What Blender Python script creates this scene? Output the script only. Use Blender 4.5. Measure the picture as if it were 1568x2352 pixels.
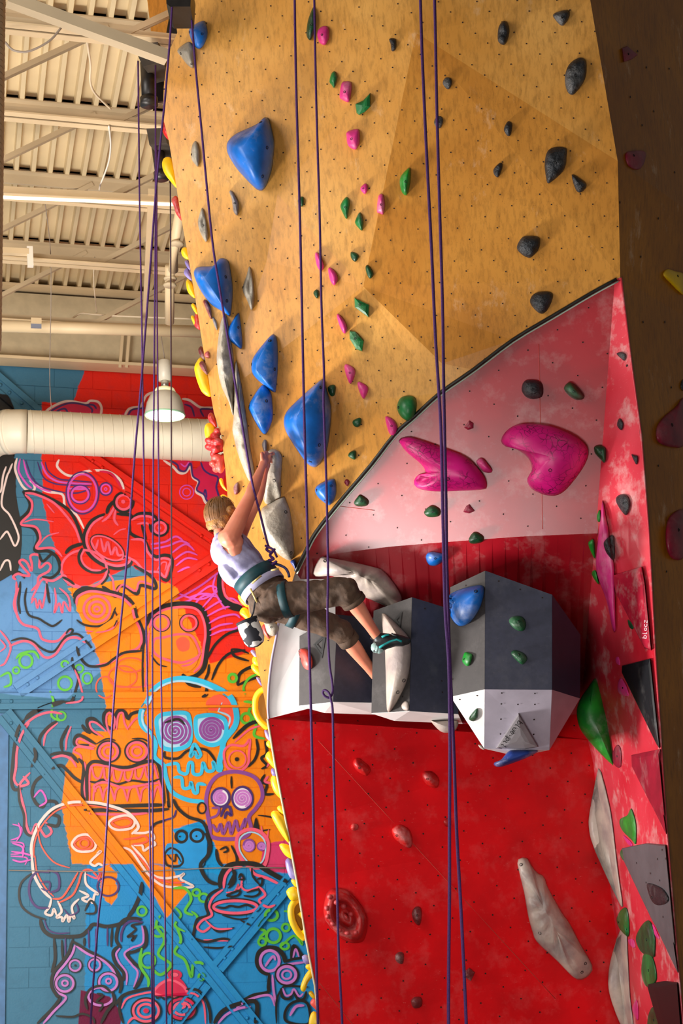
import bpy, bmesh, math, random
from mathutils import Vector, Matrix, noise
from mathutils.bvhtree import BVHTree
random.seed(7)
for o in list(bpy.data.objects): bpy.data.objects.remove(o)
S = bpy.context.scene
COL = S.collection
R = math.radians
# ------------------------------------------------------------------ camera
W_, H_, F = 1568.0, 2352.0, 3800.0
EYE, PITCH, ROLL, SHIFT = 1.6, R(8.0), 0.016, 390.0
cam = bpy.data.objects.new('camera', bpy.data.cameras.new('camera')); COL.objects.link(cam)
cd = cam.data; cd.sensor_fit = 'VERTICAL'; cd.sensor_height = 36; cd.sensor_width = 24
cd.lens = 36 * F / H_; cd.shift_y = SHIFT / H_; cd.clip_end = 200
CM = (Matrix.Rotation(R(90) + PITCH, 4, 'X') @ Matrix.Rotation(-ROLL, 4, 'Z'))
O = Vector((0, 0, EYE))
cam.matrix_world = Matrix.Translation(O) @ CM
S.camera = cam
cd.dof.use_dof = True; cd.dof.focus_distance = 10.1; cd.dof.aperture_fstop = 5.6
C3 = CM.to_3x3()
def ray(u, v):
    return C3 @ Vector(((u - 784) / F, (1176 - v + SHIFT) / F, -1))
def P(u, v, Y):
    d = ray(u, v); return O + d * (Y / d.y)
# ------------------------------------------------------------------ light
S.view_settings.view_transform = 'Standard'; S.view_settings.look = 'None'
S.view_settings.gamma = 1; S.view_settings.use_curve_mapping = False
S.view_settings.exposure = 0.0
wd = bpy.data.worlds.new('world'); S.world = wd; wd.use_nodes = True
wd.node_tree.nodes['Background'].inputs[0].default_value = (1.0, .93, .84, 1)
wd.node_tree.nodes['Background'].inputs[1].default_value = 0.12
def area(name, loc, to, sx, sy, power, col, spread=180):
    l = bpy.data.lights.new(name, 'AREA'); l.shape = 'RECTANGLE'; l.size = sx; l.size_y = sy
    l.energy = power; l.color = col
    l.spread = R(spread)
    o = bpy.data.objects.new(name, l); COL.objects.link(o)
    o.location = loc; o.rotation_euler = (Vector(to) - Vector(loc)).to_track_quat('-Z', 'Y').to_euler()
    return o
area('window_light', (-3.8, 7.0, 6.0), (0, 10.2, 5.0), 2.4, 3.0, 185, (1, .95, .88))
area('front_light', (-3.6, 6.0, 1.6), (0, 10.4, 2.4), 1.8, 1.2, 28, (1, .96, .93))
area('floor_sun_patch_light', (-.95, 3.0, 0.55), (0.1, 10.2, 4.0), 1.5, 1.0, 82, (1, .95, .92), 120)
area('low_side_window', (-3.5, 9.6, 1.8), (1.4, 10.0, 4.6), 0.7, 0.7, 120, (1, .96, .92), 96)
area('hall_light', (-3.7, 10.6, 2.4), (-2.0, 17, 4.0), 2.4, 4, 390, (1, .95, .88))
area('roof_bounce_light', (-2.8, 11.0, 3.2), (-2.2, 13.5, 8), 3, 3, 66, (1, .92, .8))
# ------------------------------------------------------------------ helpers
def lin(c):
    return tuple(((x / 255) / 12.92 if x / 255 <= .04045 else ((x / 255 + .055) / 1.055) ** 2.4) for x in c[:3]) + (1,)
class NT:
    def __init__(s, m): s.t = m.node_tree; s.n = s.t.nodes; s.l = s.t.links
    def new(s, typ, **k):
        n = s.n.new(typ)
        for a, b in k.items():
            if a.startswith('i_'): n.inputs[int(a[2:])].default_value = b
            else: setattr(n, a, b)
        return n
    def link(s, a, b): s.l.new(a, b)
    def math(s, op, a, b=None, c=None):
        n = s.new('ShaderNodeMath', operation=op)
        for i, x in enumerate((a, b, c)):
            if x is None: continue
            if isinstance(x, (int, float)): n.inputs[i].default_value = x
            else: s.link(x, n.inputs[i])
        return n.outputs[0]
    def mix(s, f, a, b):
        n = s.new('ShaderNodeMix', data_type='RGBA')
        for i, x in ((0, f), (6, a), (7, b)):
            if isinstance(x, (int, float, tuple)): n.inputs[i].default_value = x
            else: s.link(x, n.inputs[i])
        return n.outputs[2]
    def noise(s, scale, detail=3, vec=None, rough=.55):
        n = s.new('ShaderNodeTexNoise'); n.inputs['Scale'].default_value = scale
        n.inputs['Detail'].default_value = detail; n.inputs['Roughness'].default_value = rough
        if vec is not None: s.link(vec, n.inputs['Vector'])
        return n.outputs[0]
    def step(s, x, lo, hi):
        n = s.new('ShaderNodeMapRange'); s.link(x, n.inputs[0]); n.inputs[1].default_value = lo; n.inputs[2].default_value = hi
        return n.outputs[0]
    def coord(s, sc=(1, 1, 1), rot=(0, 0, 0)):
        g = s.new('ShaderNodeNewGeometry'); m = s.new('ShaderNodeMapping')
        m.inputs['Scale'].default_value = sc; m.inputs['Rotation'].default_value = rot
        s.link(g.outputs['Position'], m.inputs[0]); return m.outputs[0]
MC = {}
def mat(name, c, rough=.55, var=.0, c2=None, nscale=8, chalk=0, bump=0, metal=0, emit=0, spec=.5, veins=None, scr=0):
    if name in MC: return MC[name]
    m = bpy.data.materials.new(name); m.use_nodes = True; MC[name] = m
    t = NT(m); b = t.n['Principled BSDF']
    b.inputs['Roughness'].default_value = rough; b.inputs['Metallic'].default_value = metal
    b.inputs['Specular IOR Level'].default_value = spec
    base = lin(c); pos = t.coord()
    out = None
    if c2 is None: c2 = tuple(x * (1 - var) for x in c)
    nz = t.noise(nscale, 4, pos)
    out = t.mix(t.step(nz, .35, .68), base, lin(c2))
    if veins:
        v = t.new('ShaderNodeTexVoronoi', feature='DISTANCE_TO_EDGE'); v.inputs['Scale'].default_value = 22
        w = t.new('ShaderNodeVectorMath', operation='ADD'); t.link(pos, w.inputs[0])
        n3 = t.new('ShaderNodeTexNoise'); n3.inputs['Scale'].default_value = 9; t.link(pos, n3.inputs['Vector'])
        sc = t.new('ShaderNodeVectorMath', operation='SCALE'); t.link(n3.outputs[1], sc.inputs[0]); sc.inputs['Scale'].default_value = .12
        t.link(sc.outputs[0], w.inputs[1]); t.link(w.outputs[0], v.inputs['Vector'])
        f = t.math('MULTIPLY', t.math('LESS_THAN', v.outputs[0], .05), t.step(t.noise(6, 2, pos), .42, .6))
        out = t.mix(f, out, lin(veins))
    if chalk:
        n2 = t.noise(5, 5, pos, .7); f = t.math('MULTIPLY', t.step(n2, .52, .75), chalk)
        out = t.mix(f, out, lin((225, 220, 215)))
    if scr:
        p2 = t.coord((9, 9, 34), (0, .3, 0)); n4 = t.noise(3.2, 6, p2, .8)
        out = t.mix(t.math('MULTIPLY', t.step(n4, .64, .72), scr), out, lin((235, 215, 210)))
    t.link(out, b.inputs['Base Color'])
    if emit:
        t.link(out, b.inputs['Emission Color']); b.inputs['Emission Strength'].default_value = emit
    if bump:
        bp = t.new('ShaderNodeBump'); bp.inputs['Strength'].default_value = bump; bp.inputs['Distance'].default_value = .02
        t.link(t.noise(nscale * 3, 5, pos), bp.inputs['Height']); t.link(bp.outputs[0], b.inputs['Normal'])
    return m
def wood(name, c, c2, dark=1.0):
    m = bpy.data.materials.new(name); m.use_nodes = True; t = NT(m); b = t.n['Principled BSDF']
    b.inputs['Roughness'].default_value = .36; b.inputs['Specular IOR Level'].default_value = .35
    pos = t.coord(); big = t.noise(1.4, 4, pos)
    col = t.mix(t.step(big, .35, .65), lin(c), lin(c2))
    g = t.noise(3, 6, t.coord((14, 14, 3), (0, .35, 0)), .7)          # grain
    col = t.mix(t.math('MULTIPLY', t.step(g, .46, .72), .55), col, lin(tuple(x * .62 for x in c2)))
    s1 = t.noise(5, 5, t.coord((26, 26, 6), (0, .6, 0)), .75)          # rubber scuffs
    s2 = t.noise(5, 5, t.coord((8, 8, 30), (0, .5, 0)), .75)
    msk = t.step(t.noise(1.1, 3, pos), .42, .6)
    sc = t.math('MULTIPLY', t.math('MAXIMUM', t.step(s1, .63, .70), t.step(s2, .64, .71)), t.math('MULTIPLY', msk, .85 * dark))
    col = t.mix(sc, col, lin((70, 45, 30)))
    ch = t.math('MULTIPLY', t.step(t.noise(2.6, 6, t.coord((2, 2, 1)), .75), .6, .75), .35)
    col = t.mix(ch, col, lin((240, 215, 185)))
    t.link(col, b.inputs['Base Color'])
    return m
def link(name, me, m=None, parent=None, smooth=False):
    o = bpy.data.objects.new(name, me); COL.objects.link(o)
    if m is not None: me.materials.append(m)
    if parent is not None: o.parent = parent
    if smooth:
        for p in me.polygons: p.use_smooth = True
    return o
def mesh(name, vs, fs, m=None, parent=None, smooth=False):
    me = bpy.data.meshes.new(name); me.from_pydata([tuple(v) for v in vs], [], fs); me.update()
    return link(name, me, m, parent, smooth)
def tag(o, label, cat, group=None, kind=None):
    if label: o['label'] = label
    if cat: o['category'] = cat
    if group: o['group'] = group
    if kind: o['kind'] = kind
    return o
def empty(name, loc, label=None, cat=None, group=None):
    o = bpy.data.objects.new(name, None); COL.objects.link(o); o.location = loc; o.empty_display_size = .05
    tag(o, label, cat, group); return o
def adopt(o, parent):      # keep world place while parenting
    o.parent = parent; o.matrix_parent_inverse = Matrix.Translation(parent.location).inverted(); return o
def struct(o): o['kind'] = 'structure'; return o
def fixn(o):
    bm = bmesh.new(); bm.from_mesh(o.data); bmesh.ops.recalc_face_normals(bm, faces=bm.faces); bm.to_mesh(o.data); bm.free(); return o
def pts(s): return [tuple(float(q) for q in a.split(',')) for a in s.split()]
def crom(p, n=4, closed=False):
    out = []; N = len(p); rng = N if closed else N - 1
    for i in range(rng):
        g = (lambda k: p[k % N]) if closed else (lambda k: p[max(0, min(N - 1, k))])
        a, b, c, d = g(i - 1), g(i), g(i + 1), g(i + 2)
        for k in range(n):
            t = k / n; q = []
            for j in range(len(b)):
                q.append(.5 * (2 * b[j] + (c[j] - a[j]) * t + (2 * a[j] - 5 * b[j] + 4 * c[j] - d[j]) * t * t + (3 * b[j] - a[j] - 3 * c[j] + d[j]) * t ** 3))
            out.append(tuple(q))
    if not closed: out.append(tuple(p[-1]))
    return out
def tube(name, path, r, m, parent=None, n=8, smooth=True):
    vs, fs = [], []; N = len(path); path = [Vector(p) for p in path]
    for i, p in enumerate(path):
        tdir = (path[min(i + 1, N - 1)] - path[max(i - 1, 0)]).normalized()
        a = tdir.cross(Vector((0, 1, 0)) if abs(tdir.y) < .9 else Vector((1, 0, 0))).normalized(); b = tdir.cross(a)
        rr = r[i] if isinstance(r, (list, tuple)) else r
        for k in range(n):
            q = 2 * math.pi * k / n; vs.append(p + a * math.cos(q) * rr + b * math.sin(q) * rr)
    for i in range(N - 1):
        for k in range(n): fs.append((i * n + k, i * n + (k + 1) % n, (i + 1) * n + (k + 1) % n, (i + 1) * n + k))
    fs.append(tuple(range(n))[::-1]); fs.append(tuple(range((N - 1) * n, N * n)))
    return mesh(name, vs, fs, m, parent, smooth)
def lathe(name, prof, base, m, parent=None, n=32, axis=None, close=True):
    vs, fs = [], []; q = (Vector(axis) if axis else Vector((0, 0, 1))).to_track_quat('Z', 'Y')
    for r, z in prof:
        for k in range(n):
            a = 2 * math.pi * k / n; vs.append(Vector(base) + q @ Vector((r * math.cos(a), r * math.sin(a), z)))
    L = len(prof)
    for i in range(L - 1):
        for k in range(n): fs.append((i * n + k, i * n + (k + 1) % n, (i + 1) * n + (k + 1) % n, (i + 1) * n + k))
    if close: fs.append(tuple(range(n))[::-1]); fs.append(tuple(range((L - 1) * n, L * n)))
    return mesh(name, vs, fs, m, parent, True)
# building axes (the hall is turned a little against the view)
TH = math.atan(.2326); E = Vector((math.cos(TH), math.sin(TH), 0)); D = Vector((-math.sin(TH), math.cos(TH), 0)); UP = Vector((0, 0, 1))
def B(s, r, z): return E * s + D * r + UP * z
def onwall(u, v, r): d = ray(u, v); return O + d * (r / d.dot(D))
def atz(u, v, z): d = ray(u, v); return O + d * ((z - EYE) / d.z)
def bbox(name, c0, c1, m, parent=None, bev=0):       # box in building coords (s,r,z)
    vs = [B(x, y, z) for x in (c0[0], c1[0]) for y in (c0[1], c1[1]) for z in (c0[2], c1[2])]
    return fixn(mesh(name, vs, [(0, 1, 3, 2), (4, 6, 7, 5), (0, 4, 5, 1), (2, 3, 7, 6), (0, 2, 6, 4), (1, 5, 7, 3)], m, parent))
def bar(name, p, q, w, h, m, parent=None, up=UP, ch=0):   # rectangular (or channel) bar between two points
    p, q = Vector(p), Vector(q); a = (q - p).normalized(); s = a.cross(up).normalized(); t = s.cross(a)
    if not ch:
        sec = [(-w/2, -h/2), (w/2, -h/2), (w/2, h/2), (-w/2, h/2)]
    else:
        k = ch; sec = [(-w/2, -h/2), (w/2, -h/2), (w/2, h/2), (w/2-k, h/2), (w/2-k, -h/2+k), (-w/2+k, -h/2+k), (-w/2+k, h/2), (-w/2, h/2)]
    n = len(sec); vs = [c + s * x + t * y for c in (p, q) for x, y in sec]
    fs = [(k, (k + 1) % n, n + (k + 1) % n, n + k) for k in range(n)] + [tuple(range(n))[::-1], tuple(range(n, 2 * n))]
    return fixn(mesh(name, vs, fs, m, parent))
from mathutils.geometry import tessellate_polygon
# ================================================================== CLIMBING WALL
M_ply = wood('plywood', (222, 164, 84), (206, 142, 60))
M_plyL = wood('plywood_mid', (214, 152, 72), (198, 132, 54))
M_plyD = wood('plywood_dark', (210, 146, 62), (190, 124, 46))
M_red = mat('red_wall_paint', (236, 14, 24), .36, .12, nscale=3, chalk=.07, scr=.45, spec=.3)
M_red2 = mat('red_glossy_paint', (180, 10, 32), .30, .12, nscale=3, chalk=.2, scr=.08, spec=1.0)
M_sunlit = mat('sunlit_white_tone', (236, 232, 230), .5, .05, nscale=4)  # near-white colour stands in for sun glare on the red strip and undersides
M_hole = mat('bolt_hole_black', (34, 16, 12), .8)
M_edge = mat('ply_edge', (214, 196, 160), .7, .15)
M_seam = mat('dark_metal_edging', (52, 50, 46), .35, .3, metal=.5)
NW = Vector((.2, 1, .18)); CW = NW.dot(Vector((-.449, 10.4, 1.642 + EYE)))
def wdepth(u, v):
    d = ray(u, v); t = (CW - NW.dot(O)) / NW.dot(d); return t * d.y
def WP(u, v, dy=0): return P(u, v, wdepth(u, v) + dy)
SIL = pts('392,-480 397,15 407,75 385,125 376,200 374,270 387,321 402,410 415,495 428,567 445,665 457,740 466,799 479,871 485,914 491,948 508,999 517,1073 523,1148 542,1255 564,1362 586,1490 596,1550 608,1609 615,1651')
SEAM = pts('1416,641 1357,673 1266,727 1176,781 1086,849 1009,903 950,957 905,998 850,1069 777,1155 726,1220 705,1258 678,1313')
SEAM2 = pts('662,1365 639,1424 632,1464 622,1515 615,1575 613,1626 615,1651')
a, b, c, d_, e = (955, 75), (834, 658), (1418, 370), (637, 446), (1015, 835)
dY = {a: -.10, b: -.07, c: .0, d_: -.02, e: -.03}
top0, top1, ar0, ar1 = (845, -480), (1290, -480), (1355, 0), (1424, 636)
panelsW = [
 [(845, -480), a, b, d_, (612, 600), (560, 760), (520, 900)] + SIL[13:0:-1][0:0] + [(485, 914)] + SIL[13::-1],
 [d_, b, (788, 926), (744, 1190), (726, 1220), (705, 1258), (678, 1313)] + SEAM2[:] + SIL[-2:13:-1] + [(485, 914), (520, 900), (560, 760), (612, 600)],
 [a, c, ar1, SEAM[0]] + SEAM[1:5] + [e, b],
 [b, e] + SEAM[4:11] + [(744, 1190), (788, 926)],
 [(845, -480), top1, ar0, c, a],
]
wallW = empty('plywood_climbing_wall', WP(800, 1000), 'tall overhanging plywood climbing wall of tan panels behind the blue and green holds', 'climbing wall')
SURF = []
def panel(name, poly, m, parent, dep, thick=0.0):
    out = []
    for p in poly:
        if not out or (abs(out[-1][0] - p[0]) + abs(out[-1][1] - p[1])) > .5: out.append(p)
    vs = [P(u, v, dep(u, v)) for u, v in out]
    tri = tessellate_polygon([[Vector((u, v, 0)) for u, v in out]])
    me = bpy.data.meshes.new(name); me.from_pydata([tuple(q) for q in vs], [], [tuple(t_) for t_ in tri]); me.update()
    o = link(name, me, m)
    SURF.append(([v.co.copy() for v in me.vertices], [tuple(p.vertices) for p in me.polygons]))
    if thick:
        md = o.modifiers.new('t', 'SOLIDIFY'); md.thickness = thick; md.offset = 0
    if parent is not None: adopt(o, parent)
    return o
for i, poly in enumerate(panelsW):
    o = panel('plywood_panel', poly, (M_ply, M_plyL, M_plyD, M_ply, M_ply)[i], wallW, lambda u, v: wdepth(u, v) + dY.get((u, v), 0))
# side face running back from the left edge
vs = [WP(u, v) for u, v in SIL]; n = len(vs)
vs2 = [q + Vector((.10, .9, 0)) for q in vs]
side = mesh('side_panel', vs + vs2, [(k, k + 1, n + k + 1, n + k) for k in range(n - 1)], M_ply); adopt(side, wallW)
# black edging strip that follows the joint between plywood and red panels
sp = [WP(u, v, -.012) for u, v in SEAM]
st = tube('edge_strip', [Vector(x) for x in crom([tuple(q) for q in sp], 3)], .011, M_seam, n=6); adopt(st, wallW)
st = tube('edge_strip', [Vector(x) for x in crom([tuple(WP(u + 4, v + 5, -.004)) for u, v in SEAM], 3)], .005, mat('pale_green_edging', (170, 186, 170), .4), n=6); adopt(st, wallW)
st = tube('edge_strip', [Vector(x) for x in crom([tuple(WP(u + 2, v, -.004)) for u, v in SEAM2], 3)], .008, mat('grey_edging', (150, 140, 160), .5), n=6); adopt(st, wallW)
# red recess: upper slope, underside, lower face, side return
def lerp(a, b, t): return a + (b - a) * t
CREASE = pts('690,1330 705,1285 780,1270 900,1255 1050,1243 1200,1232 1372,1225')
def creaseY(u, v): return lerp(10.32, 10.10, (u - 690) / 682)
RTOP = pts('615,1651 707,1628 760,1636 860,1643 1060,1662 1335,1640')
def rY(u, v): return lerp(wdepth(615, 1651) + .01, 11.15, min(1, max(0, (u - 615) / 720)) ** .7) + (v - 1650) / 700 * .12
wallR = empty('red_climbing_wall', P(1000, 1900, 10.9), 'red painted climbing wall recess with sloping upper panel below the plywood wall', 'climbing wall')
TR = [(1416, 650), (1396, 850), (1376, 1070), (1372, 1225)]
def tY(u, v):
    if (u, v) in SEAM: return wdepth(u, v) + .03
    return creaseY(u, v)
vsT = [P(u, v, wdepth(u, v) + .03) for u, v in SEAM]
# upper slope as a grid between the seam and the crease
seamR = [SEAM[0]] + crom(SEAM, 4)[1:]
K = 24
def samp(poly, t):
    L = [0]
    for i in range(1, len(poly)): L.append(L[-1] + math.dist(poly[i], poly[i-1]))
    x = t * L[-1]
    for i in range(1, len(poly)):
        if x <= L[i] + 1e-6:
            k = (x - L[i-1]) / max(1e-6, L[i] - L[i-1]); return tuple(lerp(poly[i-1][j], poly[i][j], k) for j in range(len(poly[0])))
    return tuple(poly[-1])
seam3 = [tuple(P(u, v, wdepth(u, v) + .03)) for u, v in SEAM][::-1]
cr3 = [tuple(P(u, v, creaseY(u, v))) for u, v in CREASE]
g = []
for i in range(K + 1):
    A, Bc = Vector(samp(seam3, i / K)), Vector(samp(cr3, i / K))
    for j in range(7): g.append(A.lerp(Bc, j / 6))
fs = [(i*7+j, i*7+j+1, (i+1)*7+j+1, (i+1)*7+j) for i in range(K) for j in range(6)]
T = mesh('upper_slope_panel', g, fs, M_red2, smooth=True); adopt(T, wallR); SURF.append((g, fs))
rt3 = [tuple(P(u, v, rY(u, v))) for u, v in RTOP]
g = [Vector(samp(cr3, i / K)) for i in range(K + 1)] + [Vector(samp(rt3, .12 + .88 * i / K)) for i in range(K + 1)]
fs = [(i, i + 1, K + 2 + i, K + 1 + i) for i in range(K)]
Dn = mesh('underside_panel', g, fs, M_red2); adopt(Dn, wallR); SURF.append((g, fs))
RL = pts('615,1651 633,1760 660,1900 683,2027 703,2155 724,2265 738,2400 765,2560')
RRt = pts('1335,1640 1358,1700 1385,1900 1420,2150 1446,2400 1462,2560')
poly = RTOP + RRt[1:] + RL[:0:-1]
panel('lower_face_panel', poly, M_red, wallR, rY)
panel('sunlit_panel', SEAM2[0:0] + [(678, 1313)] + SEAM2 + [(707, 1628), (770, 1632), (770, 1330), (690, 1330)], M_sunlit, wallR,
      lambda u, v: wdepth(u, v) + .01 + max(0, (u - 660)) / 110 * .12 - 0)  # facet of the red wall, its sun glare painted in as white
st = tube('edge_strip', [P(u - 1, v, rY(u, v) - .004) for u, v in RL], .007, M_edge, n=6); adopt(st, wallR)
vs = [P(u, v, rY(u, v)) for u, v in RL]; n = len(vs); vs2 = [q + Vector((.10, .9, 0)) for q in vs]
o = mesh('side_panel', vs + vs2, [(k, k + 1, n + k + 1, n + k) for k in range(n - 1)], M_ply); adopt(o, wallR)
# side return, facing left
M_ret = mat('sunlit_pink_chalky_red', (214, 60, 76), .34, .25, c2=(196, 26, 46), nscale=1.6, scr=.9, chalk=.55, spec=.8)  # pink base and heavy chalk carry sun glare in the colour, beside real chalk
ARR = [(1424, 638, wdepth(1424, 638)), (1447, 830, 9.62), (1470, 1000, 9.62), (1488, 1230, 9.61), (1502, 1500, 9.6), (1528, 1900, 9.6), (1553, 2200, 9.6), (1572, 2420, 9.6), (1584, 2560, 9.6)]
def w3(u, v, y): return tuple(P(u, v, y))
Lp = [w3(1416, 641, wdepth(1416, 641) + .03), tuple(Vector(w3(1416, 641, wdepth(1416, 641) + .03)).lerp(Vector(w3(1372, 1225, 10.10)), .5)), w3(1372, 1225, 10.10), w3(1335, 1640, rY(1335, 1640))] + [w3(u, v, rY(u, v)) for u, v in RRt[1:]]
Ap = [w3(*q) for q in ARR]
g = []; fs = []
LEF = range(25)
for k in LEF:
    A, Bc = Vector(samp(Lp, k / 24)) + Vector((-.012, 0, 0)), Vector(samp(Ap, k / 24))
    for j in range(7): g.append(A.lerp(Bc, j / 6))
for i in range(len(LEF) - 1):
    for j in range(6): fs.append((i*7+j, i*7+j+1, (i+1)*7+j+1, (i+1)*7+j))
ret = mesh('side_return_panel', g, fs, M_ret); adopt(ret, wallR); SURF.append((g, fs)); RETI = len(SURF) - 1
# plywood wall turning away to the right, its shade worked into a darker wood colour
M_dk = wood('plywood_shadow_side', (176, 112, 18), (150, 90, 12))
wallD = empty('side_plywood_wall', P(1520, 700, 9.8), 'dim plywood climbing wall face turning away at the right edge', 'climbing wall')
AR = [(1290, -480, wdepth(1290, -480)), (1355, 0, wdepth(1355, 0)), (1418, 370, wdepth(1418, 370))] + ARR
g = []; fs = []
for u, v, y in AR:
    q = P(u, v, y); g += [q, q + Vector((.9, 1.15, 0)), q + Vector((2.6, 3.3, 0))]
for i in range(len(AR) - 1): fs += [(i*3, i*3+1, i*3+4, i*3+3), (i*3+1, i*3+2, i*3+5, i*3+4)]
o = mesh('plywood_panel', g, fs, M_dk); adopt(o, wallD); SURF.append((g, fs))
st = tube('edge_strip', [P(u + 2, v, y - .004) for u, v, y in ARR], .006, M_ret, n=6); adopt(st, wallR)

# ================================================================== GREY VOLUMES
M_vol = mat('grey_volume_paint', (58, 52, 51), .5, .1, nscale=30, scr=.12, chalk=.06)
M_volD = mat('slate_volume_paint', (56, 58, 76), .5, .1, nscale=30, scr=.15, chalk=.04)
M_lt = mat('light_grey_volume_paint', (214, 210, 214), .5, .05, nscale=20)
VB = {}
def volume(name, V, faces, mats, label, backY=11.3):
    """V: {key:(u,v,Y)}; faces: list of (keys, material index); silhouette keys get a back copy."""
    keys = list(V); vs = [P(*V[k]) for k in keys]; idx = {k: i for i, k in enumerate(keys)}
    fs = [tuple(idx[k] for k in f) for f, _ in faces]
    root = empty(name, sum(vs, Vector()) / len(vs), label, 'volume', 'large grey volumes')
    groups = {}
    for f, mi in zip(fs, [q for _, q in faces]): groups.setdefault(mi, []).append(f)
    cnt = {}
    for f in fs:
        for i in range(len(f)):
            e_ = (f[i], f[(i + 1) % len(f)]); k = tuple(sorted(e_)); cnt.setdefault(k, []).append(e_)
    bnd = [v[0] for v in cnt.values() if len(v) == 1]
    SURF.append((vs, fs)); VB[root.name] = BVHTree.FromPolygons(vs, fs)
    for f, mi in zip(fs, [q for _, q in faces]):
        vv = [vs[i] for i in f]; me = bpy.data.meshes.new('facet')
        me.from_pydata([tuple(q - root.location) for q in vv], [], [tuple(range(len(vv)))]); me.update()
        o = link('facet', me, mats[mi], root)
        md = o.modifiers.new('t', 'SOLIDIFY'); md.thickness = .004; md.offset = 0
    sv, sf = [], []
    for i0, i1 in bnd:
        A, Bq = vs[i0], vs[i1]; k = len(sv)     # the box widens towards the wall it is screwed to
        ba = lambda q: O + (q - O) * (max(backY, q.y + .1) / q.y)
        sv += [A, Bq, ba(Bq), ba(A)]; sf.append((k, k + 1, k + 2, k + 3))
    o = mesh('side_board', sv, sf, mats[0]); adopt(o, root)
    return root
V1 = dict(a=(688, 1461, 10.30), b=(775, 1412, 10.16), c=(870, 1420, 10.30), d=(870, 1614, 10.30), e=(765, 1612, 10.16), f=(687, 1621, 10.30), g=(745, 1637, 10.40), h=(870, 1641, 10.5))
vol1 = volume('grey_volume', V1, [('abef', 0), ('bcde', 1), ('fegf', 2)[:0] or ('feg', 2), ('edhg', 2)], [M_vol, M_volD, M_sunlit], 'low dark grey box volume nearest the sunlit panel, with a black triangle emblem', 10.7)  # undersides coloured near-white for the sun striking them
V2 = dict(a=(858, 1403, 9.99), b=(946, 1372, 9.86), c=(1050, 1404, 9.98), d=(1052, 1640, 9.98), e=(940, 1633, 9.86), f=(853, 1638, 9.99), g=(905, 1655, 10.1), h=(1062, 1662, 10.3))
vol2 = volume('grey_volume', V2, [('abef', 0), ('bcde', 1), ('feg', 2), ('edhg', 2)], [M_vol, M_volD, M_sunlit], 'tall dark grey volume under the climber\'s foot, between the two others', 10.9)  # sunlight on the undersides is put into their colour here too
V3 = dict(a=(1034, 1349, 9.86), b=(1114, 1311, 9.70), c=(1267, 1366, 9.68), d=(1332, 1458, 9.98), e=(1331, 1604, 9.98), f=(1267, 1584, 9.68), g=(1113, 1583, 9.70), h=(1035, 1600, 9.86),
          i=(1112, 1719, 9.98), j=(1261, 1722, 9.98), k=(1190, 1737, 10.3))
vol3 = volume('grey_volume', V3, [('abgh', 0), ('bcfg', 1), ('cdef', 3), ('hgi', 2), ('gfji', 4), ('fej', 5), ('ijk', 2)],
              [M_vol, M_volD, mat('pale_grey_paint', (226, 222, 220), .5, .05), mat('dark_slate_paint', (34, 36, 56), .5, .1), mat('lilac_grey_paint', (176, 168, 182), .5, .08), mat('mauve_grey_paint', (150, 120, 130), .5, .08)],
              'largest faceted grey volume with a pale lower half and a blue hold on it', 11.0)
# bolt holes --------------------------------------------------------
def all_bvh():
    vs, fs = [], []
    for v, f in SURF:
        n = len(vs); vs += v; fs += [tuple(i + n for i in q) for q in f]
    return BVHTree.FromPolygons(vs, fs)
BV = all_bvh()
def hit(u, v):
    d = ray(u, v).normalized(); r = BV.ray_cast(O, d); return r
def discs(name, items, m, parent, r=.0055, n=6):
    vs, fs = [], []
    for p, nr in items:
        q = nr.to_track_quat('Z', 'Y'); k = len(vs)
        for i in range(n):
            a_ = 2 * math.pi * i / n; vs.append(p + nr * .004 + q @ Vector((math.cos(a_) * r, math.sin(a_) * r, 0)))
        fs.append(tuple(range(k, k + n)))
    o = mesh(name, vs, fs, m); o['kind'] = 'stuff'
    if parent is not None: adopt(o, parent)
    return o
def lattice(bv, x0, z0, v1, v2, ni, nj, jit=.004):
    out = []
    for i in range(-ni, ni):
        for j in range(-nj, nj):
            x = x0 + v1[0] * i + v2[0] * j + random.uniform(-jit, jit); z = z0 + v1[1] * i + v2[1] * j + random.uniform(-jit, jit)
            r = bv.ray_cast(Vector((x, 5, z)), Vector((0, 1, 0)))
            if r[0] is not None:
                nr = r[1] if r[1].y < 0 else -r[1]; out.append((r[0], nr))
    return out
def merged(ids):
    vs, fs = [], []
    for k in ids:
        n = len(vs); vs += SURF[k][0]; fs += [tuple(i + n for i in q) for q in SURF[k][1]]
    return BVHTree.FromPolygons(vs, fs)
bvW = merged(range(5))
discs('bolt_holes', lattice(bvW, .3, 4.5, (.073, -.068), (-.02, -.19), 60, 40), M_hole, wallW, .0048)
bvRet = merged([RETI]); bvBoth = merged([7, RETI])
bvR = BVHTree.FromPolygons(*SURF[7])
bvT = BVHTree.FromPolygons(*SURF[5])
for bv_, p0_, p1_ in ((bvR, (684, 1650), (1275, 2294)), (bvR, (734, 2258), (815, 2360)), (bvT, (1237, 790), (1246, 1215)), (bvT, (776, 1162), (860, 1172))):
    q_ = [bv_.ray_cast(O, ray(lerp(p0_[0], p1_[0], k / 12), lerp(p0_[1], p1_[1], k / 12)).normalized())[0] for k in range(13)]
    q_ = [x for x in q_ if x is not None]
    if len(q_) > 2: adopt(tube('panel_joint', q_, .0022, mat('joint_pale_red', (190, 60, 50), .6), n=4), wallR)
discs('bolt_holes', lattice(bvR, .4, 2.2, (.120, -.086), (-.03, -.19), 40, 30), M_hole, wallR, .006)
bvT = BVHTree.FromPolygons(*SURF[5])
discs('bolt_holes', lattice(bvT, .4, 4.2, (.150, -.080), (-.03, -.19), 40, 30), M_hole, wallR, .005)
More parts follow.
